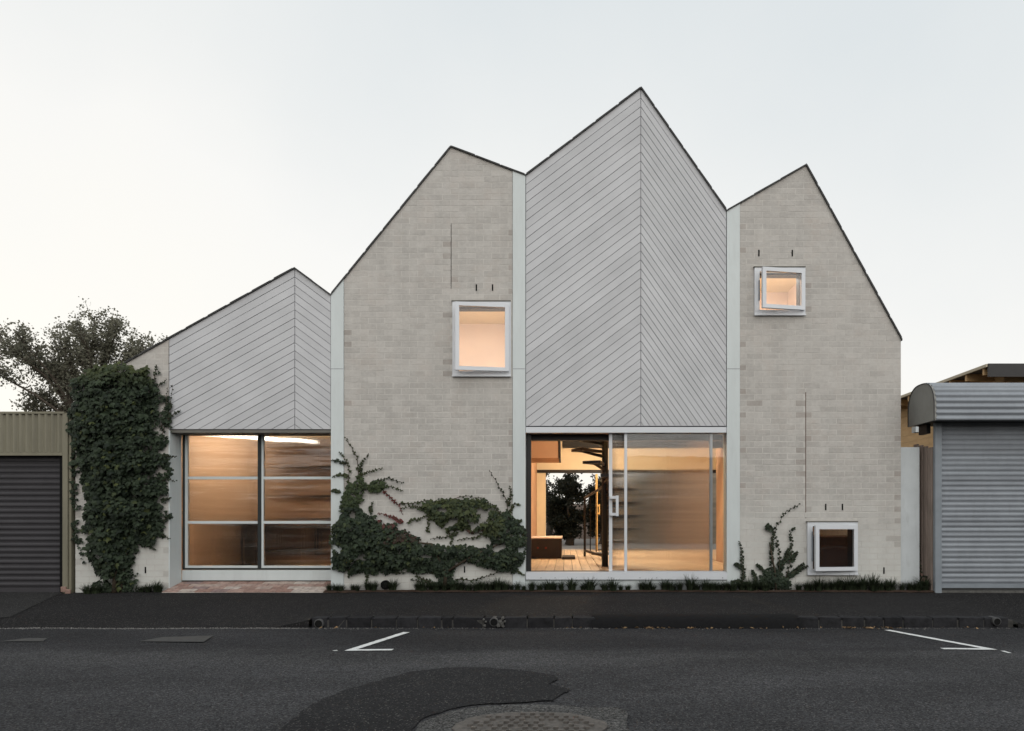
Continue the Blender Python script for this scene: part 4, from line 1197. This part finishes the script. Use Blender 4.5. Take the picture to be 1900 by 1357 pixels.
# grass tufts along the wall foot
def tuft_mesh(seed):
    random.seed(seed)
    m = MB(); m.t = []
    for _ in range(170):
        a = random.uniform(0, 2 * math.pi); b0_ = random.uniform(0, .045)
        L_ = random.uniform(.09, .18); lean = random.uniform(.1, 1.15)
        d = Vector((math.cos(a), math.sin(a), 0)); w = Vector((-d.y, d.x, 0)) * random.uniform(.003, .006)
        p = d * b0_; k = len(m.v)
        for i in range(4):
            s = i / 3
            q = p + d * (L_ * math.sin(lean * s) * s) + Vector((0, 0, L_ * s * math.cos(lean * s * .9)))
            ww = w * (1 - s * .85)
            m.v += [tuple(q - ww), tuple(q + ww)]; m.t += [(0, 0, 0, 0)] * 2
        for i in range(3): m.f.append((k + 2 * i, k + 2 * i + 1, k + 2 * i + 3, k + 2 * i + 2))
    return m.mesh('grass_tuft', 'grass')
tm_ = [tuft_mesh(s) for s in range(5)]
random.seed(21)
spots = [(612, .7), (622, .8), (634, .6), (652, .6), (664, .6), (686, .9), (697, .7), (722, .6), (732, .8), (776, .7), (788, .8), (800, .9), (812, .9), (826, .9), (840, .9), (854, .8), (868, .9), (882, .9), (897, .8), (911, 1.1), (923, 1.0), (936, .8), (948, .7),
         (960, .7), (974, .7), (986, .9), (1003, .7), (1018, 1.0), (1030, .9), (1043, .8), (1061, .9), (1081, .6), (1097, 1.0), (1124, .9), (1136, 1.0), (1152, .8), (1164, .6), (1190, 1.0), (1199, .9), (1211, .7), (1232, .9), (1246, 1.0), (1260, 1.0), (1282, 1.1), (1294, 1.0), (1310, .9), (1322, 1.0), (1334, .8),
         (1350, .9), (1362, 1.0), (1376, .9), (1390, .9), (1404, .9), (1420, .8), (1480, .9), (1493, 1.0), (1506, 1.0), (1520, 1.1), (1533, 1.0), (1548, .9), (1560, 1.0), (1575, 1.1), (1588, .9), (1602, 1.1), (1616, 1.1), (1630, 1.2), (1645, 1.2), (1658, 1.1), (1672, .9), (1688, .8), (1700, .9), (1714, 1.0), (166, .8), (182, .8), (262, .7), (274, .7), (288, .8), (300, .6)]
for i, (px, s) in enumerate(spots):
    o = bpy.data.objects.new('grass_tuft', tm_[i % 5])
    x = X(px, -.1) + random.uniform(-.02, .02); y = random.uniform(-.14, -.07)
    link(o, None, (x, y, path_z(x, y) + (0.02 if px > 600 else 0)))
    k_ = s * random.uniform(.95, 1.45)
    o.scale = (k_ * random.uniform(1, 1.3), k_ * .8, k_ * random.uniform(.75, 1.05))
    o.rotation_euler = (0, 0, random.uniform(0, 6.28))
    lab = ('small dark weed tuft at the foot of the tall ivy' if px < 600 else
           'dark grass tuft at the wall foot near the round black vent' if px < 750 else
           'dark grass tuft at the wall foot under the spreading ivy' if px < 965 else
           'dark grass tuft below the sill of the sliding glass door' if px < 1345 else
           'dark grass tuft around the base of the small thin climber' if px < 1490 else
           'dark grass tuft at the wall foot below the low corner window' if px < 1668 else
           'dark grass tuft before the narrow white wall')
    tag(o, lab, 'grass tuft', 'grass tufts along the house wall' if px > 600 else 'weed tufts below the tall ivy')

# trees
def tree(name, label, trunk, clusters, D, leaf_n, leaf_s, mat, tw=8, spread=0.42, cat='tree'):
    lf, st = MB(), MB(); lf.t = []
    base = Vector(trunk[0]); fork = Vector(trunk[1])
    tr = MB().tube([base, base.lerp(fork, .5) + Vector((.05, 0, 0)), fork], [.16, .12, .09], 9)
    for (c, r) in clusters:
        c = Vector(c)
        mid = fork.lerp(c, .5) + Vector((random.gauss(0, .12), random.gauss(0, .12), .12))
        st.tube([fork, mid, c], [.045, .028, .012], 5)
        for _ in range(tw):
            d = Vector((random.gauss(0, 1), random.gauss(0, 1), random.gauss(.35, .9))).normalized() * r * random.uniform(.5, 1.25)
            s0 = mid.lerp(c, random.uniform(.35, 1))
            p1 = s0 + d * .5 + Vector((random.gauss(0, .05), random.gauss(0, .05), random.gauss(0, .05)))
            p2 = s0 + d
            st.tube([s0, p1, p2], [.010, .007, .003], 3, False)
            for _ in range(int(leaf_n / tw / len(clusters))):
                t_ = random.uniform(.15, 1.05)
                q = (s0.lerp(p1, t_ * 2) if t_ < .5 else p1.lerp(p2, t_ * 2 - 1)) + Vector((random.gauss(0, .055), random.gauss(0, .055), random.gauss(0, .055)))
                tri_leaf(lf, q, Vector((random.gauss(0, 1), random.gauss(0, 1), random.gauss(.6, .8))), Vector((random.gauss(0, 1), random.gauss(0, 1), random.gauss(-.3, .7))), leaf_s * random.uniform(.6, 1.3), (0, 0, 0, 0), False, .12, 1.5)
    o = empty(name, base, label, cat)
    f = lf.build('crown', mat, o); f['kind'] = 'stuff'
    t = tr.build('trunk', 'bark', o, True)
    st.build('branch', 'bark', t)
    return o
random.seed(5)
TD = 6.5
cl = [((22, 632), .5), ((60, 655), .5), ((100, 612), .42), ((98, 640), .45), ((115, 665), .5), ((45, 700), .4), ((75, 700), .5), ((70, 735), .45), ((110, 720), .6), ((150, 700), .6), ((160, 640), .45), ((155, 612), .35), ((195, 595), .38), ((205, 585), .35), ((190, 630), .55), ((215, 630), .5), ((240, 630), .42), ((262, 645), .42), ((280, 650), .4), ((255, 625), .4), ((270, 670), .45), ((235, 610), .4), ((85, 675), .5), ((40, 655), .45), ((60, 760), .4), ((125, 640), .4), ((230, 665), .6), ((180, 675), .6), ((140, 750), .6), ((95, 760), .55), ((250, 690), .5), ((205, 700), .6), ((130, 690), .5)]
tree('tree', 'airy small-leaved tree behind the ivy-covered corner', [P(165, 1060, TD), P(160, 800, TD)], [((X(a, TD) , TD + random.gauss(0, .5), Z(b, TD)), r) for (a, b), r in cl], TD, 26000, 0.060, 'treeleaf', 22)
random.seed(9)
def bush(label, px, top, w, d, n_, name='garden_tree', lower=1005):
    k = []
    for _ in range(12):
        k.append(((X(px + random.uniform(-w, w), d), d + random.gauss(0, .4), Z(random.uniform(top, lower), d)), .42))
    tree(name, label, [P(px, 1012, d), P(px, 985, d)], k, d, n_, 0.085, 'bushleaf', 8)
bush('dense dark garden tree framed in the rear opening', 1056, 878, 27, 11.5, 13000)
bush('dark garden shrub seen just right of the stair column', 1118, 892, 22, 12.5, 8000)
random.seed(10)
kk = [((X(1030, 14) + random.gauss(0, .5), 14 + random.gauss(0, .5), Z(random.uniform(860, 960), 14)), .6) for _ in range(9)]
tree('garden_tree', 'loose dark tree at the back of the garden', [P(1015, 1005, 14), P(1020, 960, 14)], kk, 14, 4200, 0.09, 'bushleaf', 7)
cy = MB().box(-3, 9, DEPTH + .17, 26, -0.4, FZ - .02).build('courtyard', 'court'); cy['kind'] = 'structure'
ob = empty('outbuilding', (4, 13.5, 0.2), 'plain grey brown outbuilding across the garden behind the reeded door', 'outbuilding')
box('wall', 'ob_wall', ob, X(1128, 13), 9, 13.0, 18, FZ - .02, 3.1)
box('roof', 'roof', ob, X(1128, 13) - .2, 9.2, 12.8, 18.2, 3.105, 3.2)
gw = empty('garden_wall', (1, 19, 0.2), 'brown wall closing the garden behind the rear opening', 'wall')
box('panel', 'fence', gw, -3, 9, 19, 19.2, FZ - .02, 1.7)

far = empty('warehouse', (0, -19.7, -0.1), 'low brown brick warehouse across the street, mirrored in the panes', 'warehouse')
box('wall', 'far_wall', far, -24, 24, -20.2, -19.6, -0.3, 3.5)
box('parapet', 'far_wall', far, -24, 24, -20.25, -19.55, 3.501, 3.75)
# ------------------------------------------------------------------ left neighbour: olive shed with a dark roller door
shed = empty('shed', (X(60), 0.1, -0.05), 'olive corrugated shed with a charcoal roller door beside the ivy', 'shed')
def corr(x0, x1, z0, z1, pitch, amp, y):
    m = MB(); k = int((x1 - x0) / pitch * 8)
    for i in range(k + 1):
        x = x0 + (x1 - x0) * i / k
        yy = y - amp * max(-.5, min(.8, math.sin(2 * math.pi * (x - x0) / pitch) * 1.4))
        m.v += [(x, yy, z0), (x, yy, z1)]
    m.f = [(2 * i, 2 * i + 2, 2 * i + 3, 2 * i + 1) for i in range(k)]
    return m
SX0, SX1 = -11.5, X(120)
corr(SX0, SX1, Z(840), Z(769), 0.093, 0.026, -0.03).build('fascia', 'olive_sheet', shed, True)
box('fascia_back', 'olive_sheet', shed, SX0, SX1, -0.005, 0.05, Z(840), Z(769))
box('capping', 'olive_sheet', shed, SX0, X(124), -0.055, 0.10, Z(769) + .001, Z(765))
box('door_head', 'olive_sheet', shed, SX0, X(120), -0.05, 0.05, Z(846), Z(840.4))
box('corner_post', 'olive_sheet', shed, X(120.5), X(130), -0.05, 0.12, -0.06, Z(768))
box('corner_trim', 'olive_sheet', shed, X(130.3), X(135), -0.03, 0.12, -0.06, Z(772))
box('side_wall', 'olive_sheet', shed, X(129), X(131), 0.13, 5, -0.1, Z(772))
box('roof_sheet', 'olive_sheet', shed, SX0, X(129), 0.11, 5, Z(772), Z(770))
def slat_mesh(x0, x1, pitch, proud, mat, flat=.25):
    m = MB(); prof = []
    for i in range(9):
        s = i / 8
        prof.append((-(math.sin(math.pi * min(max((s - flat * .5) / (1 - flat), 0), 1)) ** .7) * proud, pitch * s))
    prof = prof + [(0.02, pitch), (0.02, 0)]
    n_ = len(prof)
    m.v = [(x0, y, z) for y, z in prof] + [(x1, y, z) for y, z in prof]
    m.f = [(i, (i + 1) % n_, (i + 1) % n_ + n_, i + n_)[::-1] for i in range(n_)]
    m.f += [tuple(range(n_)), tuple(range(2 * n_ - 1, n_ - 1, -1))]
    return m.mesh('slat', mat)
pd = 0.0835
sm = slat_mesh(SX0, X(118, .08), pd - .003, 0.013, 'dark_slat')
z = Z(1100) + .07
while z < Z(846):
    obj('slat', sm, shed, (0, 0.08, z)); z += pd
box('light_block', 'hole', shed, SX0, X(118, .08), 0.104, 0.12, Z(1100) - .01, Z(842))  # added unseen black panel, keeps light from leaking between the slats
box('bottom_bar', 'dark_slat', shed, SX0, X(118, .08), 0.06, 0.11, Z(1100) - .01, Z(1100) + .066)
box('jamb', 'hole', shed, X(118.2, .08), X(120.4), 0.0, 0.14, -0.06, Z(846))
box('threshold', 'rubble', shed, SX0, X(120), -0.06, 0.2, -0.1, Z(1103))
for a, b in ((119, 1088), (127, 1093)): box('pier_brick', 'rubble', shed, X(a), X(a + 10), -0.075, -0.051, Z(b + 10), Z(b), 0.006)

# ------------------------------------------------------------------ right neighbour: grey garage with a roller drum cover
GY = -0.2
gar = empty('roller_gate', (X(1850), GY, 0.0), 'grey roller gate with horizontal slats and rounded drum cover', 'gate')
GX1 = 12.0
pxl, pxr = X(1735, GY), X(1748, GY)
box('post', 'grey_steel', gar, pxl, pxr, GY, GY + .06, -0.03, 2.42, 0.008)
sp = 0.0735
sm = slat_mesh(pxr + .004, GX1, sp - .002, 0.012, 'grey_slat')
z = Z(1084, GY)
while z < 2.45:
    obj('slat', sm, gar, (0, GY + .06, z)); z += sp
box('light_block', 'hole', gar, pxr + .004, GX1, GY + .084, GY + .10, Z(1090, GY), 2.42)  # added backing here too, blocks light behind the gate slats
box('bottom_bar', 'grey_steel', gar, pxr + .004, GX1, GY + .03, GY + .10, Z(1091.5, GY), Z(1084.3, GY))
box('threshold', 'concrete', gar, pxr, GX1, GY + .02, GY + .4, -0.08, Z(1096.5, GY))
DX = X(1734, -.5)
prof = []
y0, y1, zb, zt = -0.5, 0.23, 2.41, 2.975
for i in range(61):
    s = i / 60
    a = math.pi * s
    yy = (y0 + y1) / 2 - (y1 - y0) / 2 * math.copysign(abs(math.cos(a)) ** .75, math.cos(a))
    zz = zb + .16 + (zt - zb - .16) * math.sin(a) ** .8
    prof.append((yy, zz))
prof = [(y0, zb + .16 * i / 8) for i in range(8)] + prof + [(y1, zb + .16 - .16 * i / 4) for i in range(1, 5)]
# corrugate along the arc length
out, L_ = [], 0.0
for i, (yy, zz) in enumerate(prof):
    pass
dense = []
for (a, b), (c, d) in zip(prof, prof[1:]):
    for j in range(5): dense.append((a + (c - a) * j / 5, b + (d - b) * j / 5))
for i, (yy, zz) in enumerate(dense):
    p, q = dense[max(i - 1, 0)], dense[min(i + 1, len(dense) - 1)]
    if i: L_ += math.hypot(yy - dense[i - 1][0], zz - dense[i - 1][1])
    t = Vector((q[0] - p[0], q[1] - p[1])).normalized()
    h = 0.011 * math.sin(2 * math.pi * L_ / 0.084)
    out.append((yy - t.y * h, zz + t.x * h))
m = MB(); n_ = len(out)
m.v = [(DX + .02, y, z) for y, z in out] + [(GX1, y, z) for y, z in out]
m.f = [(i, i + 1, i + 1 + n_, i + n_)[::-1] for i in range(n_ - 1)]
m.build('drum_cover', 'grey_slat', gar, True)
m = MB(); cp = dense[::3] + [prof[-1]]; k = len(cp)
m.v = [(DX, y, z) for y, z in cp] + [(DX + .03, y, z) for y, z in cp]
m.f = [tuple(range(k)), tuple(range(2 * k - 1, k - 1, -1))] + [(i, (i + 1) % k, (i + 1) % k + k, i + k)[::-1] for i in range(k)]
cap = m.build('end_cap', 'cap', gar)
m = MB()
m.tube([(DX - .004, y, z) for y, z in cp], .007, 5)
m.build('cap_rim', 'dark_steel', cap)
box('drum_base', 'dark_steel', gar, DX + .04, GX1, -0.44, 0.2, zb + .01, zb + .03)
box('drum_bracket', 'dark_steel', gar, DX + .12, DX + .18, -0.06, 0.16, 2.28, 2.42)
# narrow white wall, brown fence, rubble in the gap beside the house
ww = empty('white_wall', (X(1690), 0.35, 0), 'narrow white rendered wall between the house and the brown fence', 'wall')
box('panel', 'white_wall', ww, X(1671.5) + .004, X(1706, .03), 0.03, 0.23, GZ, Z(830, .03))
fe = empty('fence', (X(1720), 0.2, 0), 'short brown plank fence between white wall and grey roller gate', 'fence')
fx0 = X(1706, .32)
ys = frange(GY + .062, 0.30, 4)
for i in range(4):
    x = pxl - .005 + (fx0 - pxl) * (i + .5) / 3
    box('plank', 'fence', fe, pxl - .02 - i * .012, pxl + .01 - i * .012, ys[i] + .004, ys[i + 1] - .004, -0.05 + (0.26 if i else 0), Z(830 - i * 2, ys[i]))
box('base_rail', 'rubble', fe, pxl - .07, pxl - .048, 0.05, 0.33, 0.20, 0.235)
for i, (a, b) in enumerate(((1708, 1072), (1711, 1083), (1718, 1077))):
    box('rubble_brick', 'rubble', fe, X(a, .1), X(a + 12, .1), 0.08, 0.2, Z(b + 8, .1), Z(b, .1), 0.01)
# twig on the fence
lf, st = MB(), MB(); lf.t = []
tendril(lf, st, [(1712, 1090), (1711, 1040), (1709, 1000)], .004, 26, .035, 0.05)
finish('climber', 'sparse little climber on the brown fence', lf, st, (X(1712), 0.05, -0.01))
# house behind, seen above the garage
bh = empty('rear_house', (9.6, 6, 0), 'tan timber house with dark eaves rising behind the grey roller gate', 'house')
ex, ey0, ey1 = X(1832, 4), 4.0, 16.0
ez = Z(678, 4)
box('roof', 'roof', bh, ex, 16, ey0, ey1, ez - .02, ez + .02)
box('eave_edge', 'paper', bh, ex - .03, ex - .001, ey0 - .01, ey1, ez - .035, ez + .025)
box('front_fascia', 'dark_steel', bh, ex + .002, 16, ey0 - .03, ey0 - .001, ez - .24, ez + .03)
rafter = MB().box(0, .62, -.03, .03, -.15, 0).mesh('rafter', 'tan')
for i in range(16): obj('rafter', rafter, bh, (ex + .01, ey0 + .15 + i * .62, ez - .022))
wx = ex + .62
wb = MB().box(-.012, .012, 0, 11.3, 0, .176).mesh('weatherboard', 'tan')
for i in range(20): obj('weatherboard', wb, bh, (wx, ey0 + .45, .6 + i * .18))
box('wall_core', 'brown', bh, wx + .013, 16, ey0 + .5, ey1 - .3, 0.0, ez - .03)
fwb = MB().box(0, .42, -.012, .012, 0, .176).mesh('weatherboard', 'tan')
for i in range(20): obj('weatherboard', fwb, bh, (wx - .012, ey0 + .43, .6 + i * .18))
box('front_window', 'lintel', bh, wx + .43, wx + 2.4, ey0 + .42, ey0 + .46, ez - 1.3, ez - .28)
wv = empty('white_box', (X(1705, 3), 3.0, 2.2), 'small white box hung on the tan wall under the drum cover', 'box')
box('cover', 'white_wall', wv, X(1699, 3), X(1711, 3), 3.0, 3.15, Z(802, 3), Z(791, 3))
